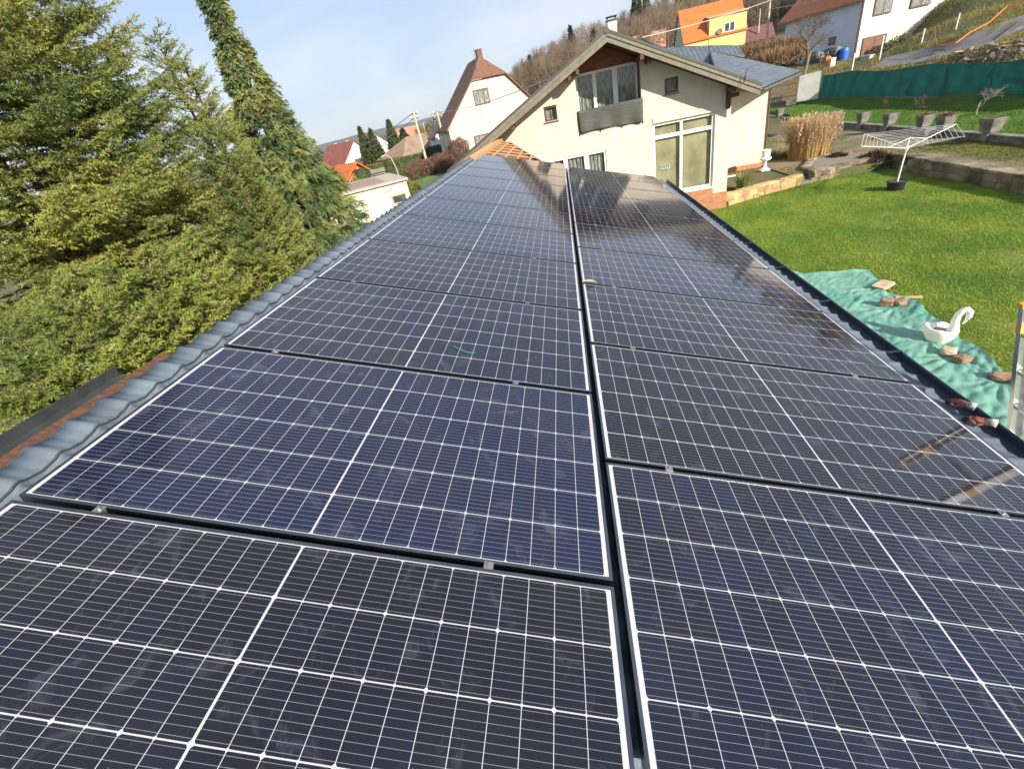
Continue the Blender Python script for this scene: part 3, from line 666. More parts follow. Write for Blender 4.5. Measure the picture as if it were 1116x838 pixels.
for x, z, w_, h_ in ((3.62, -1.62, .10, .02), (3.75, -1.62, .10, .02)): mb.box((x, FY + .16, z), (w_, .02, h_))
for k in range(5): mb.box((3.52 + .075 * k, FY + .165, -1.5), (.028, .01, .13))
mb.box((3.66, FY + .165, -1.58), (.4, .012, .02)); mb.build('towel_rail', m_white, dw)
for x0_, x1_, z_ in ((-.58, -.04, .75), (3.61, 4.14, .82)):
    mb = MB(); mb.box(((x0_ + x1_) / 2, FY - .015, z_), (x1_ - x0_, .05, .03)); mb.build('sill', m_brownframe, house)
mb = MB(); mb.box((4.28, FY - .01, -2.53), (2.2, .10, .045)); mb.build('door_sill', m_white, house)
# screened parapet
mb = MB(); nseg = 40
mb.grid(lambda u, v: (.66 + 2.22 * u + .0, FY - .05 - .03 * math.sin(u * 21) * (1 - v) - .02 * math.sin(u * 7 + v * 3), .17 + .03 * math.sin(u * 5) * (1 - v) + (.73 - .03 * math.sin(PI * u)) * v), nseg, 10)
s_ = mb.build('balcony_screen', m_screen, house, smooth=True); s_.modifiers.new('t', 'SOLIDIFY').thickness = .01
mb = MB(); mb.tube((.64, FY - .02, .885), (2.90, FY - .02, .885), .02, k=8); mb.tube((.64, FY - .02, .19), (2.90, FY - .02, .19), .016, k=8)
for x in (.65, 1.40, 2.15, 2.89): mb.tube((x, FY - .02, .10), (x, FY - .02, .89), .018, k=8)
mb.build('balcony_rail', m_rakecap, house)
# brick plinth
mb = MB(); mb.box((4.2, FY - .012, (GZ - 2.555) / 2), (2.3, .03, abs(GZ + 2.555))); mb.box((5.60, FY - .014, (GZ - 2.76) / 2), (.53, .034, abs(GZ + 2.76))); mb.build('brick_plinth', m_brick, house)
mb = MB(); mb.box((4.62, FY - .03, -2.92), (.20, .012, .11)); 
for k in range(4): mb.box((4.62, FY - .038, -2.96 + .026 * k), (.17, .01, .008))
mb.build('vent_grille', mat('vent', (0.12, .08, .07), 0.6), house)
# roof
def slab(x_in, x_out, y0, y1, zt_, zb_, parent, name, material):
    z = lambda x, o: rtop(x) + o
    mb = MB(); mb.hexa([(x_in, y0, z(x_in, zb_)), (x_out, y0, z(x_out, zb_)), (x_out, y1, z(x_out, zb_)), (x_in, y1, z(x_in, zb_))],
                       [(x_in, y0, z(x_in, zt_)), (x_out, y0, z(x_out, zt_)), (x_out, y1, z(x_out, zt_)), (x_in, y1, z(x_in, zt_))])
    return mb.build(name, material, parent)
for xo in (-4.3, 6.30):
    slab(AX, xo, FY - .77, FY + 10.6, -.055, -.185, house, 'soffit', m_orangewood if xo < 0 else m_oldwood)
    slab(AX, xo + (0.02 if xo > 0 else -.02), FY - .75, FY + 10.65, .0, -.05, house, 'roof', m_tile2)
    slab(AX, xo + (.15 if xo > 0 else -.03), FY - .80, FY - .775, -.02, -.235, house, 'rake_board', m_fascia)
    slab(AX, xo + (.18 if xo > 0 else -.04), FY - .83, FY - .805, .028, -.075, house, 'rake_board', m_fascia)
    slab(AX, xo + (.18 if xo > 0 else -.05), FY - .845, FY - .62, .115, .032, house, 'rake_cap', m_rakecap)
mb = MB(); mb.tube((AX, FY - .86, rtop(AX) + .06), (AX, FY + 10.6, rtop(AX) + .06), .085, k=8); mb.build('ridge_cap', m_rakecap, house)
mb = MB(); mb.box((2.52, 22, 2.82), (.36, .36, 1.8)); ch = mb.build('chimney', m_plaster2, house)
mb = MB(); mb.box((2.52, 22, 3.74), (.46, .46, .035)); mb.box((2.52, 22, 3.86), (.44, .44, .02))
for dx in (-.16, .16): mb.box((2.52 + dx, 22, 3.80), (.03, .3, .11))
mb.build('chimney_cap', m_rakecap, ch)
mb = MB(); P = (5.93, FY - .86, .75); mb.path([P, (5.94, FY - .86, 1.02), (6.0, FY - .86, 1.12)], .010, 5); mb.path([(5.8, FY - .86, .62), (5.80, FY - .86, .86), (5.86, FY - .86, .90)], .008, 5); mb.build('cable_mast', m_black, house)

# wing with hipped blue tile roof
def plane_hit(px, py, P, n):
    d = ray(px, py); return CAMP + d * ((Vector(P) - CAMP).dot(n) / d.dot(n))
def tile_poly(pts, parent, name='roof', material=m_tile2, pu=.20, pv=.35, amp=.028, res=.04, edge=.035):
    pts = [Vector(p) for p in pts]; n = Vector((0, 0, 0))
    for i in range(len(pts)): n += (pts[i] - pts[0]).cross(pts[(i + 1) % len(pts)] - pts[0])
    n.normalize(); n = n if n.z > 0 else -n
    u = Vector((-n.y, n.x, 0)).normalized(); v = n.cross(u); O = pts[0]
    q = [((p - O).dot(u), (p - O).dot(v)) for p in pts]
    us = np.arange(min(a for a, b in q), max(a for a, b in q) + res, res); vs = np.arange(min(b for a, b in q), max(b for a, b in q) + res, res)
    U, V = np.meshgrid(us, vs)
    def inside(U, V):
        ins = np.zeros(U.shape, bool); j = len(q) - 1
        for i in range(len(q)):
            xi, yi = q[i]; xj, yj = q[j]
            with np.errstate(divide='ignore', invalid='ignore'):
                c = ((yi > V) != (yj > V)) & (U < (xj - xi) * (V - yi) / (yj - yi + 1e-12) + xi)
            ins ^= c; j = i
        return ins
    sgn = -1 if v.z > 0 else 1
    Z = amp * (0.5 + 0.5 * np.cos(2 * PI * U / pu)) + .03 * (((sgn * V) / pv) % 1.0)
    Pn = np.array(O)[None, None] + U[..., None] * np.array(u) + V[..., None] * np.array(v) + Z[..., None] * np.array(n)
    i = np.arange(U.size).reshape(U.shape); Q = np.stack([i[:-1, :-1], i[:-1, 1:], i[1:, 1:], i[1:, :-1]], -1)
    keep = inside(U[:-1, :-1] + res / 2, V[:-1, :-1] + res / 2); Q = Q[keep]
    o = fast_mesh(name, Pn.reshape(-1, 3), Q, material, parent)
    mb = MB(); mb.prism([p - n * .03 for p in pts], -n * .10); mb.build('roof_boards', m_oldwood, parent)
    mb = MB()
    for a, b in zip(pts, pts[1:] + pts[:1]): mb.tube(a + n * .01, b + n * .01, edge, k=6)
    mb.build('ridge_cap', m_rakecap, parent, smooth=True)
    return o
wing = house
EL, ER, AP = Vector((7.82, 20.2, .30)), Vector((12.1, 26.7, .30)), Vector((7.56, 26.0, 1.95))
nA = (ER - EL).cross(AP - EL).normalized()
tile_poly([EL, ER, AP, plane_hit(779, 74, EL, nA), plane_hit(800, 84, EL, nA)], wing)
PB = Vector((7.56, 26.0, 1.95)); nB = Vector((0, -.49, 1)).normalized()
tile_poly([plane_hit(x, y, PB, nB) for x, y in ((700, 43.5), (722.6, 52.5), (772.6, 51), (774, 57.7), (779, 74), (740, 62))], wing)
PC = Vector((7.56, 28.0, 2.0))
tile_poly([plane_hit(x, y, PC, nB) for x, y in ((772, 51), (806.5, 50.5), (810.5, 62.6), (774, 58))], wing)
mb = MB(); mb.box((7.40, 26.2, -1.5), (3.1, 7.8, 3.36)); mb.build('wing_wall', m_plaster, wing)
mb = MB(); mb.box((7.42, 22.28, -2.97), (3.06, .03, .22)); mb.build('wing_plinth', m_brick, wing)
mb = MB(); mb.tube((8.99, 22.27, .15), (8.99, 22.27, -3.0), .035, k=8); mb.build('downpipe', m_brownframe, wing)
mb = MB(); mb.tube(EL + Vector((.05, -.03, -.10)), ER + Vector((.05, -.03, -.10)), .05, k=8); mb.build('wing_gutter', m_tile2, wing)

# ------------------------------------------------------------------ garden
def stone_wall(name, label, path, h, wdt, material, z0, seed, size=.38, grp=None, cap=True):
    r = random.Random(seed); mb = MB(); t = None
    pts = [Vector((x, y, 0)) for x, y in path]; rows_ = max(1, round(h / (size * .5)))
    for row in range(rows_ + 1):
        for a, b in zip(pts[:-1], pts[1:]):
            d = (b - a); Ls = d.length; d.normalize(); ang = math.atan2(d.y, d.x); s_ = -r.uniform(0, size * .5)
            while s_ < Ls:
                l_ = size * r.uniform(.7, 1.35); hh = h / rows_ if row < rows_ else .09
                z = z0 + hh * (row + .5) if row < rows_ else z0 + h + .02
                c = a + d * min(max(s_ + l_ / 2, 0), Ls); ww = wdt * r.uniform(.9, 1.12) * (1.08 if row == rows_ else 1)
                mb.rock((c.x, c.y, z + r.uniform(-.012, .012)), (l_ * 1.04, ww, hh * 1.12), seed=r.randint(0, 999), rz=ang + r.uniform(-.04, .04), amp=.14, sub=2, pw=.3)
                s_ += l_ * .93
    return mb.build(name, material, label=label, cat='stone wall', **({'group': grp} if grp else {}))
m_ws = mat('warm_stone', (0.50, 0.33, 0.15), 0.9, col2=(0.30, 0.20, 0.11), vscale=2.6, bump=.02, bscale=14, ramp=(.4, .62), detail=6, island=.55)
m_gs = mat('grey_stone', (0.24, 0.205, 0.15), 0.95, col2=(0.105, 0.09, 0.055), vscale=2.2, bump=.035, bscale=9, ramp=(.38, .62), detail=7, island=.6)
m_ds = mat('dark_stone', (0.20, 0.17, 0.12), 0.95, col2=(0.075, 0.065, 0.04), vscale=1.8, bump=.04, bscale=7, ramp=(.38, .6), detail=8, island=.6)
stone_wall('stone_wall', 'low warm yellow stone wall between the brick plinth and the garden steps', [(5.95, 17.85), (8.9, 18.9)], .42, .3, m_ws, GZ, 1, .34)
stone_wall('stone_wall', 'curved planter wall of pale stone beside the dark heather bush', [(11.75, 19.62), (9.6, 19.1), (9.72, 20.1), (10.6, 21.4), (11.7, 22.0)], .42, .28, m_gs, GZ + .02, 2, .34)
stone_wall('stone_wall', 'long rough grey retaining wall along the far side of the lawn', [(12.62, 19.3), (12.62, 16), (12.6, 12), (12.6, 4)], .52, .42, m_ds, GZ - .02, 3, .46)
mb = MB(); mb.prism([(9.75, 19.3, -3.02), (11.9, 19.75, -3.02), (12.3, 21.8, -3.02), (11.6, 21.9, -3.02), (10.6, 21.2, -3.02), (9.85, 20.2, -3.02)], (0, 0, .06)); mb.build('planter_gravel', mat('gravel', (0.27, .24, .19), .95, col2=(.12, .11, .08), vscale=30, bump=.03, bscale=40), kind='structure')
# steps in the gap
for k in range(2):
    mb = MB(); mb.box((9.25 + .03 * k, 19.05 + .32 * k, GZ + .10 + .14 * k), (.85, .36, .14), rz=.3); mb.build('garden_step', m_gs, label=('lower' if k == 0 else 'upper') + ' stone step in the gap between the two low garden walls', cat='step', group='steps up to the garden path', bevel=.02)
# concrete wall with planters
mb = MB(); mb.box((15.5, 18, -2.92), (.22, 54, .40)); mb.box((15.5, 18, -2.71), (.30, 54, .05)); mb.build('concrete_wall', m_concrete, label='long low weathered concrete wall carrying a row of grey planters', cat='wall')
ylist = [(36.2, 'farthest, behind the golden reed grass'), (29.1, 'first right of the golden reed grass'), (26.65, 'second right of the golden reed grass'), (24.6, 'third right of the golden reed grass'), (22.4, 'fourth right of the reed grass, holding dry grass'), (21.25, 'fifth right of the reed grass, full of stalks'), (19.12, 'widest and nearest, at the right of the photo')]
for y, s in ylist:
    t = thing('concrete_planter', 'grey concrete planter on the garden wall: ' + s, 'planter', (15.42, y, -2.9), group='concrete planters on the garden wall')
    k = 1.25 if y < 20 else 1.0; a, b = .17 * k, .25 * k
    mb = MB(); mb.hexa([(15.42 - .17, y - a, -2.62), (15.42 + .15, y - a, -2.62), (15.42 + .15, y + a, -2.62), (15.42 - .17, y + a, -2.62)], [(15.42 - .24, y - b, -2.15), (15.42 + .24, y - b, -2.15), (15.42 + .24, y + b, -2.15), (15.42 - .24, y + b, -2.15)])
    mb.build('trough', m_concrete, t, bevel=.015)
    mb = MB(); mb.box((15.33, y, -2.82), (.12, .2 * k, .42)); mb.build('pillar', m_concrete, t, bevel=.01)
    mb = MB(); mb.box((15.42, y, -2.149), (.38, 2 * b - .1, .01)); mb.build('soil', m_oldwood, t)
    if y in (21.25, 22.4):
        r = np.random.default_rng(int(y)); n = 260 if y < 22 else 90; V = []
        P0 = np.stack([15.42 + r.normal(0, .1, n), y + r.normal(0, .12, n), np.full(n, -2.15)], -1); D_ = np.stack([r.normal(0, .09, n), r.normal(0, .12, n), r.uniform(.05, .2, n)], -1); W_ = np.stack([r.normal(0, .012, n)] * 3, -1)
        fast_mesh('dry_plant', np.stack([P0 - W_, P0 + W_, P0 + D_], 1).reshape(-1, 3), np.arange(3 * n).reshape(-1, 3), mat('dry_plant', (0.22, .11, .06), .9, var=.5, vscale=8), t)
mb = MB(); mb.rock((15.25, 21.85, -2.75), (.12, .2, .3), seed=4, amp=.5, sub=3); mb.build('plastic_bag', mat('white_bag', (.75, .76, .78), .4), label='white plastic bag hanging between the two planters with dry plants', cat='bag')
# green mesh fence
gf = thing('mesh_fence', 'long dark green privacy net fence along the upper lawn', 'fence', (20, 30, -2.4))
def fy(v): return 20 + 21.2 * v
def ftop(y): return -.86 + .08 * math.sin(y * .9) + (-.05 if y < 26 else 0) - (y - 30) * -.006
def fnet(u, v):
    y = fy(u); zt_ = ftop(y); zb_ = -2.36; z = zb_ + (zt_ - zb_) * v
    sag = 0.0
    for yc, w_, a in ((22.6, 2.0, .22), (26.0, 1.2, .06), (31, 2.5, .05)):
        q = (y - yc) / w_
        sag += a * math.exp(-q * q) * math.sin((v - .15 * q * q) * 13 - 1.0)
    return (20.0 - .04 * math.sin(y * 2.4) * (1 - v) - .03 * math.sin(y * 5.3 + v * 3) - sag * .8, y, z)
mb = MB(); mb.grid(fnet, 260, 26)
m_net = mat('green_net', (0.006, 0.085, 0.072), .75, col2=(.004, .06, .055), vscale=2, translucent=.30)
mb.build('net', m_net, gf, smooth=True)
for k in range(9):
    y = 20.4 + 2.6 * k; mb = MB(); mb.tube((20.06, y, -2.5), (20.06, y, -.78), .028, k=8); mb.build('post', m_rakecap, gf)
mb = MB(); mb.tube((20.05, 20, ftop(20)), (20.05, 41.2, ftop(41)), .012, k=5); mb.build('top_wire', m_rakecap, gf)
mb = MB()
for k in range(11): mb.box((19.98, 21 + 2.0 * k, -2.42), (.06, 1.94, .22))
mb.build('kerb_panel', m_concrete, gf)
# mounds and saplings on the upper lawn
for px, py, lab, s in ((966, 116, 'left', .32), (1006, 118, 'right', .40)):
    P = onx(px, py, 18.2); z = H(18.2, P.y) + .05; mb = MB(); mb.rock((18.2, P.y, z + .04), (s, s * 1.2, .16), seed=int(px), amp=.4, sub=3); mb.build('soil_mound', mat('soil', (.24, .14, .08), .95, var=.4, vscale=20), label='small %s mound of bare soil on the upper lawn below a leafless shrub' % lab, cat='mound', group='soil mounds on the upper lawn')
# slatted fence with concrete base, white board
a, b = at(838, 105, 43), at(869, 98, 43); fl = thing('slat_fence', 'brown vertical slat fence behind the right wing of the house', 'fence', (a.x, a.y, -2.2))
d = (b - a); d.z = 0; Lf = d.length; d.normalize(); rz = math.atan2(d.y, d.x); ext = 3.2
mb = MB(); k = -ext
while k < Lf:
    P = a + d * k; mb.box((P.x, P.y, -1.38 + random.uniform(-.03, .03)), (.07, .02, 1.28), rz=rz); k += .125
mb.build('slats', mat('slat_wood', (.26, .17, .11), .85, var=.45, vscale=9), fl)
mb = MB(); c = a + d * (Lf - ext) / 2
for z in (-.95, -1.75): mb.box((c.x + .02, c.y + .04, z), (Lf + ext, .04, .08), rz=rz)
mb.build('rail', m_oldwood, fl)
mb = MB(); mb.box((c.x, c.y, -2.4), (Lf + ext, .25, .75), rz=rz); mb.build('footing', m_concrete, fl)
a, b = at(868, 112, 42), at(892, 105, 42); c = (a + b) / 2; d = b - a; d.z = 0
t = thing('board_panel', 'white fibre board panel standing between the slat fence and the green net', 'panel', (c.x, c.y, -2.1))
mb = MB(); zt0, zt1 = at(870, 83.5, 42).z, at(893.5, 77.5, 42).z; mb.prism([(a.x, a.y, -2.15), (b.x, b.y, -2.15), (b.x, b.y, zt1), (a.x, a.y, zt0)], (.02, .06, 0)); mb.build('sheet', mat('white_board', (.56, .56, .53), .8, col2=(.40, .42, .38), vscale=1.2), t)
mb = MB(); mb.tube((b.x + .04, b.y, -2.3), (b.x + .04, b.y, zt1 + .05), .04, k=6); mb.build('post', m_rakecap, t)

# rotary clothes dryer
B = onz(975.5, 207, -3.35); t = thing('clothes_dryer', 'white rotary clothes dryer standing in a black tub on the lawn', 'clothes dryer', B)
TP = ony(991.5, 150, B.y + .05); HB = B.lerp(TP, .80)
mb = MB(); mb.tube(B, TP, .022, k=10); mb.build('pole', m_white, t)
mb = MB(); mb.lathe(B, [(.20, .0), (.22, .02), (.255, .26), (.285, .27), (.285, .30), (.26, .30), (.235, .27)], 24); mb.build('tub', mat('black_tub', (.016, .018, .02), .45), t, smooth=False)
mb = MB(); mb.lathe(B, [(.24, .22), (.20, .235), (.02, .24)], 20); mb.build('ballast', m_concrete, t)
tips = []; R0 = 1.62; hubz = HB.z
for k in range(4):
    an = R(14 + 90 * k); tip = Vector((B.x + .02 + R0 * math.cos(an), B.y + R0 * math.sin(an), hubz + .40)); tips.append(tip)
    mb = MB(); mb.tube(HB, tip, .014, .010, k=8); mb.build('arm', m_white, t)
    mb = MB(); mb.tube(TP - Vector((0, 0, .02)), HB.lerp(tip, .42), .009, k=6); mb.build('strut', m_white, t)
mb = MB(); mb.tube(HB - Vector((0, 0, .06)), HB + Vector((0, 0, .06)), .045, k=10); mb.build('hub', m_white, t)
mb = MB()
for i in range(9):
    f = .32 + .68 * i / 8
    for k in range(4):
        a = HB.lerp(tips[k], f); b = HB.lerp(tips[(k + 1) % 4], f); mb.tube(a, b, .004, k=3, cap=False)
mb.build('washing_line', m_white, t)

# white swan planter
B = onz(1021, 374, -3.33); t = thing('swan_planter', 'white concrete swan planter standing on the green tarp', 'planter', B)
u = Vector((.93, -.37, 0)).normalized(); v = Vector((.37, .93, 0)).normalized(); Z = Vector((0, 0, 1)); MX = Matrix((u, v, Z)).transposed()
mb = MB(); prof = [(.10, 0), (.13, .02), (.17, .08), (.235, .17), (.26, .25), (.262, .30), (.245, .315), (.22, .30), (.19, .24), (.10, .20)]
kk = 28; vs = []
for r_, z_ in prof:
    for j in range(kk):
        a = 2 * PI * j / kk; ca, sa = math.cos(a), math.sin(a)
        tail = max(0, -ca) ** 3; nk = max(0, ca) ** 3
        vs.append(B + u * (r_ * .80 * ca - .03 * tail) + v * (r_ * .68 * sa * (1 - .25 * tail)) + Z * (z_ + (.05 * tail - .04 * nk) * (z_ / .3) + .012 * math.sin(6 * a) * (z_ / .3)))
n = len(prof); mb.add(vs, [(i * kk + j, i * kk + (j + 1) % kk, (i + 1) * kk + (j + 1) % kk, (i + 1) * kk + j) for i in range(n - 1) for j in range(kk)] + [tuple(range(kk))[::-1], tuple(range((n - 1) * kk, n * kk))])
mb.build('body', m_whiteconc, t, smooth=True)
mb = MB(); q = [(.15, .18), (.19, .26), (.185, .35), (.17, .44), (.185, .55), (.235, .63), (.30, .645), (.345, .60), (.355, .52), (.335, .45)]
mb.path([B + u * (a * .74) + Z * b for a, b in q], [.085, .075, .060, .050, .045, .043, .045, .047, .037, .020], 12); mb.build('neck', m_whiteconc, t, smooth=True)
mb = MB(); mb.tube(B + u * .248 + Z * .45, B + u * .222 + Z * .38, .022, .006, k=8); mb.build('beak', m_whiteconc, t)
mb = MB(); mb.lathe(B + Z * .235, [(.135, .0), (.01, .015)], 16); mb.build('soil', mat('pale_soil', (.30, .24, .16), .95, var=.4, vscale=20), t)

# pedestal urn
B = onz(833, 186, -3.02); t = thing('pedestal_urn', 'white cast pedestal urn beside the wall of the right wing', 'urn', B)
mb = MB(); mb.box(B + Z * .03, (.34, .34, .06)); mb.lathe(B, [(.15, .06), (.13, .10), (.07, .15), (.055, .30), (.07, .36), (.12, .40), (.20, .44), (.235, .50), (.225, .53), (.16, .54)], 20); mb.build('pedestal', m_whiteconc, t)
mb = MB(); mb.lathe(B, [(.14, .54), (.165, .58), (.175, .80), (.19, .84), (.17, .85), (.15, .80)], 20); mb.build('bowl', m_whiteconc, t)

# plants
def tuft(name, label, cat, B, n, hgt, spread, wid, material, seed, plume=None, leanf=.5, segs=4, **kw):
    r = np.random.default_rng(seed); V = []; Fc = []; PV = []; PF = []
    for i in range(n):
        a = r.uniform(0, 2 * PI); rad = spread * math.sqrt(r.random()) * .45; h_ = hgt * r.uniform(.6, 1.05); le = leanf * h_ * r.uniform(.15, 1)
        ox, oy = math.cos(a) * rad, math.sin(a) * rad; b = a + r.normal(0, .6); dx, dy = math.cos(b), math.sin(b); px_, py_ = -dy * wid / 2, dx * wid / 2
        o = len(V)
        for s_ in range(segs + 1):
            f = s_ / segs; c = (B[0] + ox + dx * le * f * f, B[1] + oy + dy * le * f * f, B[2] + h_ * (f - .25 * f * f * leanf)); w_ = 1 - .85 * f
            V += [(c[0] - px_ * w_, c[1] - py_ * w_, c[2]), (c[0] + px_ * w_, c[1] + py_ * w_, c[2])]
            if s_: q = o + 2 * s_; Fc.append((q - 2, q - 1, q + 1, q))
        if plume and r.random() < plume[0]:
            for m_ in range(plume[1]):
                L_ = r.uniform(.02, .42); c2 = np.array(c) - np.array((0, 0, L_)) + r.normal(0, .014, 3); d_ = r.normal(0, .035, 3) + np.array((dx * .02, dy * .02, .05)); e_ = r.normal(0, .010, 3); k = len(PV)
                PV += [tuple(c2 - e_), tuple(c2 + e_), tuple(c2 + d_)]; PF.append((k, k + 1, k + 2))
    t = thing(name, label, cat, B); fast_mesh('leaves', np.array(V), np.array(Fc), material, t)
    if PV: fast_mesh('plumes', np.array(PV), np.array(PF), plume[2], t)
    return t
m_reed = mat('golden_reed', (0.60, 0.42, 0.18), .75, col2=(.36, .22, .09), vscale=16, translucent=.3)
for i_, (px, py) in enumerate(((868, 174), (878, 172), (889, 171))):
    pass
P = onz(880, 172, -3.02); tuft('reed_grass', 'tall clump of golden dry reed grass with pale plumes beside the path', 'reed grass', (P.x, P.y, -3.03), 1700, 1.85, 1.7, .020, m_reed, 5, (.35, 34, mat('reed_plume', (0.66, .50, .33), .9, var=.3, vscale=8, translucent=.35)), .28)
P = onz(808, 205, -3.0); tuft('yucca', 'spiky green yucca bush against the corner of the white house', 'yucca', (P.x + .1, P.y + .1, -3.03), 220, .78, .5, .04, mat('yucca_leaf', (.13, .20, .045), .6, col2=(.26, .26, .10), vscale=5, translucent=.2), 6, None, .7)
P = onz(845, 178, -3.0); tuft('low_weeds', 'low dull green weeds between the urn and the reed grass', 'plants', (P.x + 1.0, P.y + 1.6, -3.05), 900, .38, 2.6, .03, mat('weed', (.13, .13, .04), .85, col2=(.22, .16, .09), vscale=3, translucent=.2), 7, None, .9)
def twigball(name, label, cat, B, n, rad, material, seed, L_=.25, w_=.012, core=None, zs=.7, mound=True, grp=None):
    r = np.random.default_rng(seed); d = r.normal(0, 1, (n, 3)); d[:, 2] = np.abs(d[:, 2]) if mound else d[:, 2]; d /= np.linalg.norm(d, axis=1)[:, None]
    rr = rad * r.uniform(.3, 1.0, n) ** .6 * (1 + .18 * np.sin(d[:, 0] * 5 + seed) * np.cos(d[:, 1] * 4))
    P0 = np.array(B) + d * rr[:, None] * np.array((1, 1, zs)); D_ = (d + r.normal(0, .55, (n, 3)) + np.array((0, 0, .3))) * L_ * r.uniform(.4, 1, n)[:, None]; W_ = r.normal(0, w_, (n, 3))
    t = thing(name, label, cat, B, group=grp) ; fast_mesh('twigs' if w_ < .02 else 'leaves', np.stack([P0 - W_, P0 + W_, P0 + D_], 1).reshape(-1, 3), np.arange(3 * n).reshape(-1, 3), material, t)
    if core is not None:
        mb = MB(); mb.rock(Vector(B) + Vector((0, 0, rad * zs * .32 if mound else 0)), (rad * 1.35, rad * 1.35, rad * zs * (1.0 if mound else 1.5)), seed=seed, amp=.3, sub=3); mb.build('stems', core, t)
    return t
m_heath = mat('heather', (.085, .042, .022), .95, col2=(.03, .022, .012), vscale=6)
twigball('heather_bush', 'dark brown heather bush at the corner of the grey lawn wall', 'bush', (12.15, 19.75, -3.25), 7000, .62, m_heath, 8, .12, .012, m_heath)
twigball('creeping_plant', 'small dark creeping plant on top of the curved planter wall', 'plant', (11.5, 21.2, -3.02), 1500, .35, m_heath, 9, .1, .012, m_heath, zs=.4)

# bare trees
def bare_tree(name, label, B, hgt, seed, material, spread=.9, levels=5, r0=.11, grp=None, cat='tree', lean=(0, 0)):
    r = random.Random(seed); t = thing(name, label, cat, B, group=grp); mt_, mc = MB(), MB()
    def grow(P, d, L_, rad, lv):
        n = 3 if lv < 3 else 2; pts = [P]
        for _ in range(n):
            d = (d + Vector((r.gauss(0, .13), r.gauss(0, .13), r.gauss(.03, .08)))).normalized(); pts.append(pts[-1] + d * L_ / n)
        (mt_ if lv == 0 else mc).path(pts, [rad * (1 - .35 * i / n) for i in range(n + 1)], 7 if lv < 2 else (4 if lv < 4 else 3))
        if lv >= levels: return
        for _ in range(3 if lv < levels - 1 else 4):
            f = r.uniform(.45, 1.0); i = min(int(f * n), n - 1); Q = pts[i].lerp(pts[i + 1], f * n - i if f < 1 else 1)
            nd = (d + Vector((r.gauss(0, spread), r.gauss(0, spread), r.gauss(.12, .35)))).normalized(); grow(Q, nd, L_ * r.uniform(.58, .78), rad * .58, lv + 1)
    grow(Vector(B), Vector((lean[0], lean[1], 1)).normalized(), hgt * .34, r0, 0)
    mt_.build('trunk', material, t); mc.build('crown', material, t); return t
m_bark = mat('grey_brown_bark', (.20, .15, .095), .9, var=.4, vscale=6)
P = onx(1062, 131, 17.6); bare_tree('sapling', 'thin leafless sapling in front of the green net at the right', (17.6, P.y, H(17.6, P.y)), 1.7, 3, mat('pale_bark', (.30, .27, .20), .9, var=.3), .7, 4, .035)
for px, s_ in ((966, 'left'), (1006, 'right')):
    P = onx(px, 114, 18.2); bare_tree('bare_shrub', 'faint leafless shrub over the %s soil mound' % s_, (18.2, P.y, H(18.2, P.y)), 1.1, int(px), m_bark, 1.0, 4, .018, grp='leafless shrubs on the upper lawn', cat='shrub')

# tarp with stones
def tx(y):      # far edge of the tarp
    ks = [(-3, 6.1), (4.5, 6.05), (5.9, 5.95), (6.7, 6.1), (7.4, 6.15), (7.9, 6.27), (8.35, 6.36), (8.75, 6.30), (9.0, 6.15), (9.35, 6.35), (10.0, 6.45), (10.35, 5.4), (10.75, 5.1), (10.95, 2.9)]
    return float(np.interp(y, [a for a, b in ks], [b for a, b in ks]))
ST_ = [(6.35, 9.15), (6.0, 8.35), (5.7, 6.48), (5.82, 5.85), (5.75, 7.1), (5.9, 4.9)]
def ftarp(u, v):
    y = -3 + 13.95 * v; x = 2.45 + (tx(y) - 2.45) * u
    z = .02 + .010 * math.sin(x * 3.1 + y * 1.3) + .006 * math.sin(x * 9 + 3 * math.sin(y * 2.1)) + .02 * abs(mnoise.noise(Vector((x * 1.6, y * 1.2, 0)))) + .012 * mnoise.noise(Vector((x * 5, y * 3.3, 1))) + .005 * mnoise.noise(Vector((x * 14, y * 11, 4))) + .035 * abs(mnoise.noise(Vector((x * 2.2 + y * 1.6, (y - x) * 5.5, 2))))
    for sx, sy in ST_:
        dx, dy = x - sx, y - sy; dd = math.hypot(dx, dy); a = math.atan2(dy, dx)
        z += .020 * math.exp(-dd * 1.1) * (abs(math.sin(a * 8 + sx)) * 1.2 + math.sin(a * 19 + sy * 3) * .4) * min(1, dd * 2.5); z -= .02 * math.exp(-dd * dd * 9)
    e_ = 1 - u; z += .07 * math.exp(-e_ * 25) * (.5 + .5 * math.sin(y * 7)) if u > .8 else 0
    return (x, y, -3.34 + max(z, .012) + .02)
mb = MB(); mb.grid(ftarp, 190, 640)
m_tarp = mat('green_tarp', (0.085, 0.255, 0.20), .6, col2=(0.16, 0.32, 0.26), vscale=1.3, detail=8, spec=.4)
mb.build('tarp', m_tarp, smooth=True, label='crumpled sea green tarp spread on the lawn below the eave', cat='tarp')
m_blockst = mat('brown_block', (.30, .20, .13), .9, col2=(.16, .11, .075), vscale=9, bump=.01, bscale=30); m_pale = mat('pale_slab', (.50, .38, .27), .9, var=.25, vscale=6)
def stone(x, y, d, seed, lab, m_=m_blockst, dz=0.0, rz=0):
    d = tuple(q * .8 for q in d); mb = MB(); mb.rock((x, y, -3.28 + d[2] / 2 + dz), d, seed=seed, rz=rz, amp=.30, sub=3, pw=.42); mb.build('stone', m_, label=lab, cat='stone', group='stones weighing down the tarp')
stone(6.30, 9.25, (.52, .34, .08), 1, 'flat pale slab on the far corner of the green tarp', m_pale, rz=.5)
stone(6.05, 8.36, (.24, .22, .15), 2, 'right block of the brown pair beyond the swan planter on the tarp', rz=.3); stone(5.86, 8.42, (.2, .26, .17), 3, 'left block of the brown pair beyond the swan planter on the tarp', rz=1.0)
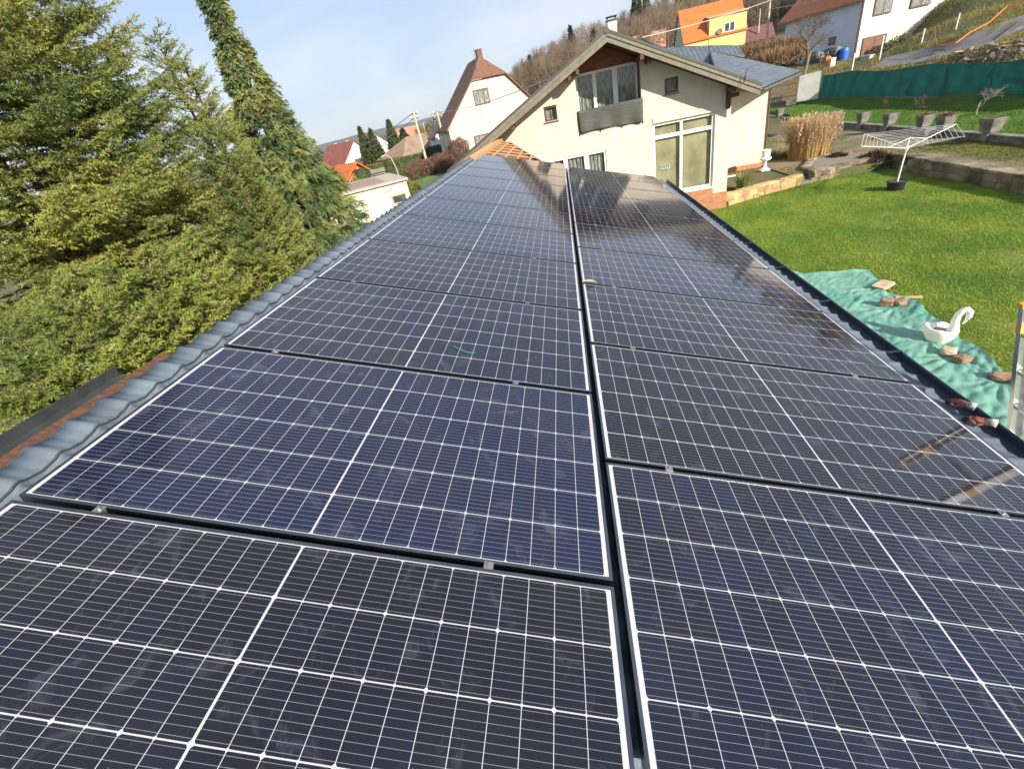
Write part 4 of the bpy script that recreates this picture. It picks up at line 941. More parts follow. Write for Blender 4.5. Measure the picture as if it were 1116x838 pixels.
stone(5.66, 6.60, (.25, .22, .14), 4, 'pale brown block just in front of the swan planter', m_pale, rz=.8); stone(5.70, 6.38, (.27, .2, .13), 5, 'darker block touching the pale one in front of the swan', rz=.2)
stone(5.84, 5.86, (.36, .22, .12), 6, 'brown block on the tarp edge left of the ladder', rz=-.5); stone(5.98, 5.70, (.26, .2, .15), 7, 'stone behind the ladder stile on the tarp edge', m_pale, rz=.9)
stone(4.84, 11.45, (.5, .5, .07), 8, 'flat grey slab half hidden by the gutter beyond the tarp', m_concrete, dz=-.07, rz=.3)
P = onz(990, 326, -3.33); mb = MB(); mb.box((P.x, P.y, -3.29), (.42, .05, .035), rz=-.25); mb.build('timber_offcut', mat('offcut', (.52, .34, .2), .8, var=.2), label='short timber offcut lying on the grass at the tarp edge', cat='timber')

# ------------------------------------------------------------------ neighbouring houses
m_terra = mat('terracotta_tiles', (.50, .19, .08), .85, col2=(.36, .13, .06), vscale=1.2, stretch=(1, 1, 9), bump=.04, bscale=4)
m_orange = mat('orange_tiles', (.52, .14, .025), .75, col2=(.42, .11, .02), vscale=1.0, stretch=(1, 1, 8), bump=.04, bscale=4)
m_brownroof = mat('old_brown_tiles', (.20, .095, .06), .9, col2=(.11, .058, .04), vscale=2.5, stretch=(1, 1, 6), bump=.05, bscale=6)
m_redroof = mat('dull_red_roof', (.25, .075, .055), .8, var=.25, vscale=1)
m_greyroof = mat('grey_brown_roof', (.17, .13, .11), .9, var=.3, vscale=.8)
m_blueshade = mat('shade_tinted_plaster', (.58, .62, .70), .9, col2=(.52, .57, .66), vscale=.8)  # white plaster with the blue of sky shade mixed into its colour
m_yellow = mat('yellow_plaster', (.62, .50, .20), .9, var=.05, vscale=.5)
m_green = mat('pale_green_plaster', (.42, .48, .36), .9, var=.08, vscale=.5)
m_white2 = mat('white_plaster', (.62, .59, .52), .9, col2=(.54, .51, .44), vscale=.4)
def gable_house(name, label, K, sdir, w, d, he, hr, wallm, roofm, wins=(), kx=1, over=.35, hip=0.0, chim=(), cat='house', extra=0.0, grp=None, oy=None, th=.16):
    """K: ground corner shared by the seen gable and the seen side, sdir: unit vector along the ridge away from the gable"""
    s = Vector((sdir[0], sdir[1], 0)).normalized(); xax = Vector((s.y, -s.x, 0)); O = Vector(K) - xax * (kx * w / 2)
    rz = math.atan2(s.y, s.x) - PI / 2
    t = thing(name, label, cat, tuple(O), rz, grp)
    def L(mb, nm, mt_, par=None, **k): return mb.build(nm, mt_, par or t, local=True, **k)
    sl = (hr - he) / (w / 2); zc = hr - hip; xc = (hr - zc) / sl
    poly = [(-w / 2, 0, -1.5), (w / 2, 0, -1.5), (w / 2, 0, he)] + ([(xc, 0, zc), (-xc, 0, zc)] if hip > 0 else [(0, 0, hr)]) + [(-w / 2, 0, he)]
    mb = MB(); mb.prism(poly, (0, d, 0)); wall = L(mb, 'wall', wallm)
    mb = MB(); oy = over if oy is None else oy
    for sg in (-1, 1):
        zo = he - sl * over; a = (sg * (w / 2 + over), zo); yh = hip / sl if hip > 0 else 0
        top = [(a[0], -oy, a[1]), (sg * xc, -oy, zc), (0, yh, hr), (0, d + over, hr), (a[0], d + over, a[1])] if hip > 0 else [(a[0], -oy, a[1]), (0, -oy, hr), (0, d + over, hr), (a[0], d + over, a[1])]
        if sg < 0: top = top[::-1]
        mb.prism([(x, y, z + .03) for x, y, z in top], (0, 0, th))
    if hip > 0: mb.prism([(xc, -oy, zc + .03), (-xc, -oy, zc + .03), (0, yh, hr + .03)], (0, 0, th))
    roof_ = L(mb, 'roof', roofm)
    for cx_, cy_, ch_, cm in chim:
        z0 = hr - sl * abs(cx_); mb = MB(); mb.box((cx_, cy_, z0 + ch_ / 2 - .3), (.5, .5, ch_ + .6)); mb.box((cx_, cy_, z0 + ch_ + .03), (.6, .6, .08)); L(mb, 'chimney', cm, roof_)
    for q in wins:
        side, u, z, ww, hh = q[:5]; fm = q[5] if len(q) > 5 else m_white; nm = q[6] if len(q) > 6 else 'window'; pm = q[7] if len(q) > 7 else m_fglass
        mb, mp_ = MB(), MB(); f = .08
        def bx(mb, du, dz, su, sz, off, dep):
            if side == 'F': mb.box((u + du, -off, z + dz), (su, dep, sz))
            elif side == 'R': mb.box((w / 2 + off, u + du, z + dz), (dep, su, sz))
            else: mb.box((-w / 2 - off, u + du, z + dz), (dep, su, sz))
        for dz in (f / 2, hh - f / 2): bx(mb, 0, dz, ww, f, .02, .08)
        for du in (-ww / 2 + f / 2, ww / 2 - f / 2): bx(mb, du, hh / 2, f, hh - 2 * f, .02, .08)
        nmul = 0 if ww < .8 else (1 if ww < 1.5 else 2)
        for i in range(nmul): bx(mb, -ww / 2 + ww * (i + 1) / (nmul + 1), hh / 2, f * .8, hh - 2 * f, .018, .06)
        fo = L(mb, nm, fm); bx(mp_, 0, hh / 2, ww - 2 * f, hh - 2 * f, .006, .016); L(mp_, 'pane', pm, fo)
    return t, O, s, xax
m_curtpane = mat('curtained_glass', (.28, .29, .27), .25, col2=(.07, .08, .08), vscale=4, stretch=(6, 6, .6), ramp=(.45, .6))

# white half-hipped house
Pn = at(497, 176, 45); K = Vector((Pn.x, Pn.y, -2.9))
gable_house('half_hip_house', 'tall white house with brown half-hipped roof left of the main gable', K, (-.42, .907), 9.6, 6.0, 3.85, 9.0, m_plaster2, m_brownroof,
            [('F', -1.0, 5.25, 1.5, 1.25, m_brownframe, 'window', m_curtpane), ('F', -1.7, 1.2, 1.7, 1.6, m_brownframe, 'window', m_curtpane), ('L', 4, 2.0, 1.2, 1.3)], kx=-1, hip=1.75, chim=((.1, 1.9, .75, m_brownroof),), over=.25)
# grey outbuilding left of it
Pn = at(479, 172, 62); gable_house('outbuilding', 'small pale blue house with grey roof behind the second utility pole', (Pn.x, Pn.y, -3.0), (-.35, .94), 5, 8, 3.2, 5.4, mat('ice_blue', (.55, .62, .70), .9), m_greyroof, [('F', 0, 1.2, .9, 1.1)], kx=-1)

# cream flat-roofed garage
a, b = at(360, 216, 22), at(443, 199, 22.3); a.z = b.z = 0; d = (b - a).normalized(); back = Vector((-d.y, d.x, 0)); Lw = (b - a).length
t = thing('flat_roof_garage', 'cream flat roofed garage between the conifer and the slate blue roof edge', 'garage', (a.x, a.y, -3.4))
mb = MB(); A0 = a - d * .3; B0 = b
mb.prism([(A0.x, A0.y, -3.6), (B0.x, B0.y, -3.6), (B0.x, B0.y, -.52), (A0.x, A0.y, -.52)], back * 5.5); mb.build('wall', m_plaster2, t)
mb = MB(); mb.prism([tuple(A0 - d * .1 - back * .12 + Vector((0, 0, -.52))), tuple(B0 + d * .1 - back * .12 + Vector((0, 0, -.52))), tuple(B0 + d * .1 + back * 5.6 + Vector((0, 0, -.52))), tuple(A0 - d * .1 + back * 5.6 + Vector((0, 0, -.52)))], (0, 0, .10)); mb.build('roof', mat('roof_felt', (.40, .36, .31), .9, var=.2), t)
mb = MB(); mb.prism([tuple(A0 + d * .4 + back * .4 + Vector((0, 0, -.415))), tuple(B0 - d * .9 + back * .4 + Vector((0, 0, -.415))), tuple(B0 - d * .9 + back * 4.8 + Vector((0, 0, -.415))), tuple(A0 + d * .4 + back * 4.8 + Vector((0, 0, -.415)))], (0, 0, .02)); mb.build('roof_gravel', mat('brown_gravel', (.30, .22, .17), .95, var=.3, vscale=6), t)
for u0, w_, nm, mm in ((.55, .62, 'door', mat('pale_green_door', (.70, .68, .50), .7)), (1.25, .9, 'door', mat('pale_green_door', (.70, .68, .50), .7))):
    c = a + d * (u0 + w_ / 2) - back * .015; mb = MB(); mb.box((c.x, c.y, -2.35), (w_, .05, 1.9), rz=math.atan2(d.y, d.x)); mb.build(nm, mm, t)
c = a + d * (Lw - .55) - back * .015; f = MB(); f.box((c.x, c.y, -1.25), (.72, .05, .42), rz=math.atan2(d.y, d.x)); f_ = f.build('window', mat('old_window', (.42, .38, .24), .8, var=.4, vscale=12), t)
mb = MB(); q = c - back * .03; mb.box((q.x, q.y, -1.25), (.60, .02, .30), rz=math.atan2(d.y, d.x)); mb.build('pane', m_fglass, f_)

# village on the left
Pn = at(377, 199, 90); t, O, s, xa = gable_house('village_house', 'white gabled village house with long dull red roof and a balcony', (Pn.x, Pn.y, -5.2), (-.80, .60), 8.5, 10.5, 2.9, 7.2, m_white2, m_redroof,
    [('F', -.2, 3.0, 1.6, 1.2, m_brownframe), ('F', .3, .6, 1.4, 1.2, m_brownframe), ('L', 2.0, .9, .6, .9), ('L', 6.5, 2.6, 2.2, .5)], kx=-1, chim=((.3, 3, .5, m_white2), (.3, 8, .5, m_white2)))
mb = MB(); mb.box((-4.27, 5.25, .7), (.04, 10.4, 4.2)); mb.build('yellow_wall', m_yellow, t, local=True)
mb = MB(); mb.box((-.2, -.5, 2.75), (2.4, 1.0, .12)); mb.box((-.2, -1.0, 3.2), (2.4, .06, .8)); mb.build('balcony', m_oldwood, t, local=True)
Pn = at(368, 208, 60); gable_house('orange_roof_house', 'low village house with bright orange tiled roof just beyond the conifer', (Pn.x, Pn.y, -5.4), (-.80, .60), 7, 9, 1.9, 4.7, m_terra, m_orange, [('F', 0, .6, 1.2, 1.0)], kx=-1, over=.6)
Pn = at(399, 178, 112); gable_house('village_house', 'pale grey gabled house half hidden behind the dull red roof', (Pn.x, Pn.y, -4.6), (-.6, .8), 8, 8, 3.5, 7.4, mat('grey_plaster', (.5, .5, .46), .9), m_greyroof, [('F', 0, 2.8, 1.2, 1.2)], kx=-1)
Pn = at(424, 158, 125); gable_house('village_house', 'distant pink roofed cottage between two dark conifers', (Pn.x, Pn.y, -2.5), (.8, .6), 6, 7, 2.6, 5.0, m_white2, mat('pink_roof', (.5, .2, .15), .8, var=.2), [('F', 0, 1, 1, 1)], kx=-1)
Pn = at(416, 184, 76); t, O, s, xa = gable_house('bungalow', 'white bungalow with broad brown hipped roof behind the clipped hedge', (Pn.x, Pn.y, -3.9), (.55, .84), 7.6, 8.5, 2.1, 4.6, m_white2, mat('taupe_roof', (.25, .18, .13), .9, var=.25, vscale=.8), [('L', 3, .8, 1.2, 1.0), ('F', 0, .8, 1.3, 1.0)], kx=-1, hip=2.3, over=.7)

# yellow and green house up the slope
K = at(746, 62, 94); sd_ = (at(811, 60, 96.5) - K); sd_.z = 0
t, O, s, xa = gable_house('yellow_house', 'yellow house with green gable and bright orange roof above the blue tile roof', (K.x, K.y, 1.0), tuple(sd_[:2]), 8.4, sd_.length, 4.6, 9.4, m_yellow, m_orange,
    [('R', sd_.length - 2.9, 5.0, 1.5, 1.3), ('R', sd_.length - 3.4, 1.6, 1.5, 1.3)], kx=1, chim=((-.3, 7.0, .5, m_plaster2),), over=.25)
mb = MB(); mb.box((0, -.03, 1.55), (8.40, .06, 6.0)); mb.prism([(-4.2, -.06, 4.55), (4.2, -.06, 4.55), (0, -.06, 9.35)], (0, .06, 0)); gg = mb.build('green_gable', m_green, t, local=True)
for u, z, w_, h_ in ((1.6, 3.3, .8, 1.6), (-1.3, 3.2, .8, 1.3), (.2, 6.2, .5, .8)):
    mb = MB(); mb.box((u, -.08, z), (w_, .05, h_)); f_ = mb.build('window', m_white, gg, local=True); mb = MB(); mb.box((u, -.11, z), (w_ - .2, .02, h_ - .2)); mb.build('pane', m_fglass, f_, local=True)
mb = MB(); Ld_ = sd_.length; mb.box((2.2, Ld_ - 2.9, 3.6), (4.16, 5.8, 6.9)); dm = mb.build('dormer', m_yellow, t, local=True)
mb = MB(); mb.prism([(4.5, Ld_ - 6.0, 7.07), (4.5, Ld_ + .2, 7.07), (0, Ld_ + .2, 7.75), (0, Ld_ - 6.0, 7.75)], (0, 0, .14)); mb.build('dormer_roof', mat('dormer_roof', (.40, .26, .17), .8), dm, local=True)
for z in (5.35, 1.9):
    mb = MB(); mb.box((4.30, Ld_ - 2.6, z), (.06, 1.7, 1.3)); f_ = mb.build('window', m_white, dm, local=True); mb = MB(); mb.box((4.34, Ld_ - 3.0, z), (.02, .65, 1.1)); mb.box((4.34, Ld_ - 2.2, z), (.02, .65, 1.1)); mb.build('pane', m_fglass, f_, local=True)
mb = MB(); mb.lathe((4.45, Ld_ - 4.2, 5.0), [(.05, 0), (.40, .1), (.42, .12), (.05, .03)], 14, mtx=Matrix.Rotation(R(80), 3, 'Y')); mb.build('satellite_dish', m_concrete, dm, local=True)
mb = MB(); mb.box((1.9, 5.0, 7.32), (.9, .8, .12), mtx=Matrix.Rotation(math.atan((9.4 - 4.6) / 4.2), 3, 'Y')); mb.build('skylight', mat('skylight', (.5, .52, .5), .3), t, local=True)
Pn = at(724, 52, 118); gable_house('terracotta_house', 'far house showing only its pale terracotta roof left of the green gable', (Pn.x, Pn.y, 2.0), (-.95, .2), 9, 10, 5.0, 8.2, m_white2, mat('pale_terra', (.60, .30, .18), .85, var=.25, vscale=1), [], kx=-1, chim=((0, 3, .6, m_terra),))
Pn = at(834, 43, 104); gable_house('purple_roof_shed', 'small dark shed with dull purple roof right of the yellow house', (Pn.x, Pn.y, 1.9), (-.98, .1), 4, 4.6, 1.9, 3.7, m_oldwood, mat('purple_roof', (.15, .065, .07), .8, var=.3), [], kx=1, cat='shed')

# white house on the right, one wall coloured blue for sky shade
a, b = at(853, 60, 79), at(930.4, 66, 70); a.z = b.z = -1.6; d = (b - a).normalized(); back = Vector((-d.y, d.x, 0)); rz = math.atan2(d.y, d.x); zE = 4.35
t = thing('hillside_house', 'large hillside house with shade-tinted wing, white wing and terracotta roof at the upper right', 'house', b)
mb = MB(); mb.prism([tuple(a), tuple(b), (b.x, b.y, zE), (a.x, a.y, zE)], back * 8); mb.build('shade_tinted_wall', m_blueshade, t)
mb = MB(); e0 = a - d * 1.0 - back * .5; e1 = b + d * .1 - back * .5; up_ = Vector((0, 0, zE - .2))
def tu(p, z): return (p.x, p.y, z)
mb.prism([tu(e0, zE - .1), tu(e1, zE - .1), tu(e1 + back * 5, zE + 3.9), tu(e0 + back * 5, zE + 3.9)], (0, 0, .2)); mb.build('roof', m_terra, t)
c = a.lerp(b, .70) - back * .03; mb = MB(); mb.box((c.x, c.y, 1.15), (1.0, .06, .8), rz=rz); f_ = mb.build('window', m_rakecap, t); c = c - back * .03; mb = MB(); mb.box((c.x, c.y, 1.15), (.85, .03, .65), rz=rz); mb.build('pane', m_fglass, f_)
mb = MB(); mb.tube(tu(b - back * .08, zE), tu(b - back * .08, -1.6), .07, k=6); mb.build('downpipe', m_brownframe, t)
b2 = at(1050, 20, 77); b2.z = -1.6; d2 = (b2 - b).normalized(); back2 = Vector((-d2.y, d2.x, 0)); rz2 = math.atan2(d2.y, d2.x)
b1 = b + d * .12
mb = MB(); mb.prism([tuple(b1), tuple(b2), (b2.x, b2.y, 8.5), (b1.x, b1.y, 8.5)], back2 * 9); wl = mb.build('white_wall', m_white2, t)
def onwall(px, py): 
    n_ = back2; dd = ray(px, py); return CAMP + dd * ((b1 - CAMP).dot(n_) / dd.dot(n_))
for nm, q, fm, pm in (('window', ((956, -6), (970, 14)), m_brownframe, m_curtpane), ('window', ((997, -14), (1013, 5)), m_brownframe, m_curtpane), ('garage_door', ((941, 42), (960, 66)), m_brownframe, mat('brown_door', (.20, .10, .06), .7, var=.25))):
    P0, P1 = onwall(*q[0]), onwall(*q[1]); c = (P0 + P1) / 2 - back2 * .04; W_ = abs((P1 - P0).dot(d2)) + .1; H_ = abs(P0.z - P1.z)
    mb = MB(); mb.box((c.x, c.y, c.z), (W_, .1, H_), rz=rz2); f_ = mb.build(nm, fm, t); c = c - back2 * .05; mb = MB()
    for s_ in (-.25, .25): mb.box((c.x + d2.x * W_ * s_, c.y + d2.y * W_ * s_, c.z), (W_ * .42, .03, H_ * .88), rz=rz2)
    mb.build('pane' if nm == 'window' else 'door_leaf', pm, f_)
# clutter in front of the shade-tinted wall
def near_wall(px, py, D): P = at(px, py, D); return Vector((P.x, P.y, P.z))
m_bluep = mat('blue_plastic', (.02, .13, .50), .45)
P = near_wall(918, 69, 66); t = thing('blue_barrel', 'upright bright blue plastic barrel in front of the shade-tinted wall', 'barrel', P); mb = MB(); mb.lathe(P, [(.38, 0), (.42, .3), (.42, .36), (.39, .4), (.42, .45), (.42, 1.1), (.36, 1.35), (.30, 1.38)], 16); mb.build('body', m_bluep, t)
mb = MB(); mb.tube(P + Vector((.15, 0, 1.38)), P + Vector((.15, 0, 1.44)), .06); mb.build('cap', m_black, t)
for px, py, s_, sd, lab in ((905, 66, 2.2, 3, 'grey sheeted heap left of the blue barrel'), (886, 71, 2.4, 4, 'long grey sheeted heap behind the bare tree')):
    P = near_wall(px, py, 67); mb = MB(); mb.rock(P + Vector((0, 0, .5)), (s_, 1.4, 1.5), seed=sd, amp=.35, sub=3, rz=rz); mb.build('sheeted_heap', mat('grey_tarpaulin', (.13, .15, .17), .6, var=.4, vscale=3), label=lab, cat='heap')
P = near_wall(896, 76, 62); t = thing('wooden_pallet', 'wooden pallet standing on edge near the blue barrel', 'pallet', P); mb = MB()
for k in range(5): mb.box(P + Vector((0, 0, .15 + .3 * k)), (1.0, .05, .13), rz=rz, mtx=Matrix.Rotation(rz, 3, 'Z') @ Matrix.Rotation(R(-6), 3, 'Y'))
mb.build('slat', mat('pallet_wood', (.45, .34, .22), .8, var=.3), t)
mb = MB()
for s_ in (-.45, .45): mb.box(P + d * s_ + Vector((0, .06, .75)), (.1, .06, 1.5), rz=rz)
mb.build('bearer', m_oldwood, t)
P = near_wall(903, 79, 60); t = thing('painted_box', 'white box with an orange figure patch beside the pallet', 'box', P); mb = MB(); mb.box(P + Vector((0, 0, .55)), (.8, .5, 1.3), rz=rz); mb.build('body', mat('box_cream', (.66, .56, .44), .8), t)
mb = MB(); q = P - back * .27; mb.rock(q + Vector((0, 0, 1.0)), (.45, .14, .8), seed=2, amp=.5, sub=3); mb.build('orange_patch', mat('orange_cloth', (.7, .15, .04), .7), t)
P = near_wall(955, 66, 62); t = thing('refuse_bin', 'grey refuse bin by the brown garage door', 'bin', P); mb = MB(); mb.hexa([tuple(P + Vector((x * .24, y * .24, 0))) for x, y in ((-1, -1), (1, -1), (1, 1), (-1, 1))], [tuple(P + Vector((x * .32, y * .32, .95))) for x, y in ((-1, -1), (1, -1), (1, 1), (-1, 1))]); mb.build('body', m_concrete, t); mb = MB(); mb.box(P + Vector((0, 0, .99)), (.7, .7, .07)); mb.build('lid', m_black, t)
P = near_wall(944, 70, 60); mb = MB(); mb.box(P + Vector((0, 0, .3)), (.9, .4, .7), rz=rz); mb.box(P + Vector((0, 0, .68)), (1.0, .5, .08), rz=rz); mb.build('letter_plinth', m_plaster2, label='small white rendered plinth by the first fence post', cat='plinth')
# wire mesh fence
t = thing('wire_fence', 'wire mesh fence on white posts in front of the white house', 'fence', at(929, 75, 57)); tops = []
for (bx, by), (tx_, ty_), D in (((928.6, 76), (932.5, 58), 55), ((958.5, 64.5), (964, 39), 57), ((1002.6, 54), (1009, 31), 58), ((1040, 38), (1048, 14), 58.5)):
    Pb, Pt = at(bx, by, D), at(tx_, ty_, D); mb = MB(); mb.tube(Pb - Vector((0, 0, .4)), (Pb.x, Pb.y, Pt.z), .05, k=6); mb.build('post', m_white, t); tops.append((Pb, Pt))
mb = MB()
for (b0, t0), (b1_, t1) in zip(tops[:-1], tops[1:]):
    for f in (0.12, .5, 1.0): mb.tube(b0.lerp(t0, f), b1_.lerp(t1, f), .012, k=3)
    for k in range(14): f = k / 14; mb.tube(b0.lerp(b1_, f), t0.lerp(t1, min(1, f + .07)), .006, k=3)
mb.build('mesh', m_rakecap, t)

# road, found by meeting the terrain
top = [(966, 64), (985, 59.5), (1002.6, 56), (1020, 53), (1040, 47), (1055, 41.6), (1075, 33), (1093.5, 25), (1114, 19), (1135, 8)]
bot = [(946, 76), (975, 73.5), (995, 71), (1012, 69), (1030, 64), (1047, 58), (1065, 53), (1082, 49), (1105, 38), (1130, 27)]
vs = []
for (x0_, y0_), (x1_, y1_) in zip(top, bot):
    A_, B_ = hit(x1_, y1_, 31.5), hit(x0_, y0_, 31.5)
    for k in range(7): P = A_.lerp(B_, k / 6); vs.append((P.x, P.y, H(P.x, P.y) + .07))
mb = MB(); mb.add(vs, [(i * 7 + k, i * 7 + k + 1, (i + 1) * 7 + k + 1, (i + 1) * 7 + k) for i in range(len(top) - 1) for k in range(6)]); mb.build('road', m_asphalt, smooth=True, kind='structure')
rpoly = [(hit(x, y, 31.5).x, hit(x, y, 31.5).y) for x, y in top] + [(hit(x, y, 31.5).x, hit(x, y, 31.5).y) for x, y in bot[::-1]]
def offroad(x, y, r):
    ins = np.zeros(len(x), bool); j = len(rpoly) - 1
    for i in range(len(rpoly)):
        xi, yi = rpoly[i]; xj, yj = rpoly[j]; ins ^= ((yi > y) != (yj > y)) & (x < (xj - xi) * (y - yi) / (yj - yi + 1e-12) + xi); j = i
    return ~ins & (np.sin(x * 0.8) * np.cos(y * 0.6) + r.normal(0, 0.5, len(x)) > -0.3)
blades('dry_grass', 170000, (20.3, 60), (24, 75), lambda x, y: Harr(x, y), 0.26, 0.05, m_dryblade, 4, offroad)
# barrier tape, trench spoil
pts = []
for x, y, z in ((1009, 53, 0), (1014, 46, .9), (1020, 53, .1), (1040, 53, .15), (1055, 42.5, .25), (1075, 33, .35), (1093, 20, .9), (1116, 17, .8), (1130, 12, .8)):
    P = hit(x, y + z * 6, 31.5); pts.append(Vector((P.x, P.y, H(P.x, P.y) + .1 + z)))
mb = MB()
for p, q in zip(pts[:-1], pts[1:]): mb.add([p, q, q + Vector((0, 0, .07)), p + Vector((0, 0, .07))], [(0, 1, 2, 3)])
o = mb.build('barrier_tape', mat('orange_tape', (.85, .20, .05), .6), label='orange barrier tape strung along the upper side of the road', cat='barrier tape'); o.modifiers.new('t', 'SOLIDIFY').thickness = .01
r = random.Random(5); mb = MB(); mb2 = MB()
for k in range(150):
    x = r.uniform(1050, 1135); y = np.interp(x, [1050, 1116, 1135], [64, 52, 46]) + r.uniform(-7, 9); P = hit(x, y, 31.5); mb.rock((P.x, P.y, P.z + .08), (r.uniform(.15, .6), r.uniform(.15, .5), r.uniform(.1, .35)), seed=k, rz=r.uniform(0, 3), amp=.4, sub=1)
mb.build('rubble', mat('rubble', (.24, .20, .15), .95, var=.5, vscale=2), label='heap of soil and rubble beside the road above the green net', kind='stuff', cat='rubble')
for k, (x, y) in enumerate(((1048, 60), (1080, 57), (1100, 50))):
    P = hit(x, y, 31.5); mb = MB(); mb.box((P.x, P.y, P.z + .18), (1.8 - .3 * k, .14, .05), rz=.5 + k, mtx=Matrix.Rotation(.5 + k, 3, 'Z') @ Matrix.Rotation(.08, 3, 'Y')); mb.build('plank', m_pinkwood, label='%s plank lying on the verge behind the green net' % ('left', 'middle', 'right')[k], cat='plank', group='planks on the road verge')

# ------------------------------------------------------------------ utility poles and wires
m_polew = mat('pale_pole', (.50, .45, .36), .85, var=.3, vscale=3)
def pole(px0, py0, px1, py1, D, label, r_=.13, arm=True):
    A_, B_ = at(px1, py1, D), at(px0, py0, D); t = thing('utility_pole', label, 'pole', (A_.x, A_.y, A_.z - .6)); mb = MB(); mb.tube((A_.x, A_.y, A_.z - .8), (A_.x, A_.y, B_.z), r_, r_ * .7, 8); mb.build('post', m_polew, t)
    if arm:
        mb = MB(); 
        for dz in (.15, .55): mb.box((A_.x, A_.y, B_.z - dz), (.9, .08, .08), rz=.5)
        mb.build('crossarm', m_oldwood, t); mb = MB()
        for dz in (.08, .48):
            for s_ in (-.38, .38): mb.tube((A_.x + s_ * .88, A_.y + s_ * .48, B_.z - dz), (A_.x + s_ * .88, A_.y + s_ * .48, B_.z - dz + .13), .04, k=6)
        mb.build('insulator', m_white, t)
    return Vector((A_.x, A_.y, B_.z))
p1 = pole(449.7, 123, 470, 195, 50, 'braced utility pole standing in the village garden, left of two near poles', .16)
A_ = at(474, 190, 50); mb = MB(); mb.box((A_.x - .1, A_.y - .3, A_.z + .5), (.3, .4, 2.2)); mb.build('pole_footing', m_concrete, label='short concrete footing post at the base of the braced pole', cat='post')
p2 = pole(475.3, 122, 491, 183, 49, 'utility pole just left of the white half-hipped house', .14)
p3 = pole(461, 134, 467, 158, 95, 'distant utility pole seen between the two near ones', .14)
p4 = pole(841, -6, 835.3, 47, 78, 'tall pale pole right of the yellow house', .17)
p5 = pole(832, 9, 827, 30, 100, 'short far pole behind the purple shed roof', .12, False)
def wire(name, P, Q, label, r_=.018, sag=.4, n=14):
    P, Q = Vector(P), Vector(Q); mb = MB(); mb.path([P.lerp(Q, i / n) - Vector((0, 0, sag * 4 * (i / n) * (1 - i / n))) for i in range(n + 1)], r_, 4); mb.build(name, mat('pale_cable', (.45, .42, .37), .6), label=label, cat='cable')
hb = Vector((-.2, 17.3, 2.1)); hb = ony(603, 84, 17.2)
wire('cable', p2, hb, 'thick cable from the second pole to the left slope of the main roof', .022, .3); 
wire('cable', p1, p2, 'short cable between the two near poles', .03, .1)
e_ = at(391, 160, 80); wire('cable', p1, e_, 'upper cable running left from the braced pole over the village', .035, .3); wire('cable', p1 - Vector((0, 0, .5)), e_ - Vector((0, 0, .8)), 'lower cable running left from the braced pole over the village', .035, .3)
e_ = at(700, 41, 45); wire('cable', p4 - Vector((0, 0, .6)), e_, 'cable from the tall right pole across the orange roof', .04, .2); e2 = at(900, -8, 70); wire('cable', p4 - Vector((0, 0, .6)), e2, 'cable leaving the tall right pole to the upper right', .04, .1); wire('cable', p4 - Vector((0, 0, 1.5)), at(900, -2, 70), 'lower cable leaving the tall right pole to the upper right', .04, .1)
mb = MB(); a_ = ony(617, 84, 17.0); mb.path([hb - Vector((0, 0, .35)), hb, hb + Vector((.25, 0, .12))], .03, 6); mb.build('cable_bracket', m_white, house)
# roof aerial
P = at(521.5, 80, 46.2); t = thing('tv_aerial', 'thin television aerial above the brown half-hipped roof', 'aerial', P); Q = at(519.5, 52, 46.2); mb = MB(); mb.tube(P, (P.x, P.y, Q.z), .025, k=5); mb.build('mast', m_rakecap, t); mb = MB()
for k in range(4): mb.box((P.x, P.y, Q.z - .25 - .22 * k), (.7 - .1 * k, .02, .02))
mb.build('dipole', m_rakecap, t)
A_ = at(437, 198, 40); t = thing('curved_lamp', 'thin curved garden lamp above the cream garage roof', 'lamp', A_); mb = MB(); mb.path([A_ - Vector((0, 0, .8)), at(432, 184, 40), at(426, 172, 40), at(420, 169, 40), at(415, 172, 40)], .045, 6); mb.build('pole', m_polew, t); mb = MB(); mb.rock(at(415, 172.5, 40), (.3, .2, .12), amp=.1); mb.build('lamp_head', m_rakecap, t)
P = at(414, 194, 52); t = thing('garden_bench', 'white garden bench on the green village lawn', 'bench', P); mb = MB(); mb.box(P + Vector((0, 0, .4)), (1.6, .5, .08), rz=.3); mb.build('seat', m_concrete, t); mb = MB(); mb.box(P + Vector((-.08, .25, .75)), (1.6, .07, .4), rz=.3); mb.build('backrest', m_concrete, t)
for s_ in (-.7, .7): mb = MB(); mb.box(P + Vector((s_, .3 * s_, .18)), (.1, .45, .44), rz=.3); mb.build('leg', m_concrete, t)
# village lawn
xs0, xs1 = -34, -9
sheet('village_lawn', -24, -11.5, 36, 56, mat('village_lawn', (.09, .17, .04), .95, var=.3, vscale=1), off=.08, step=.8)

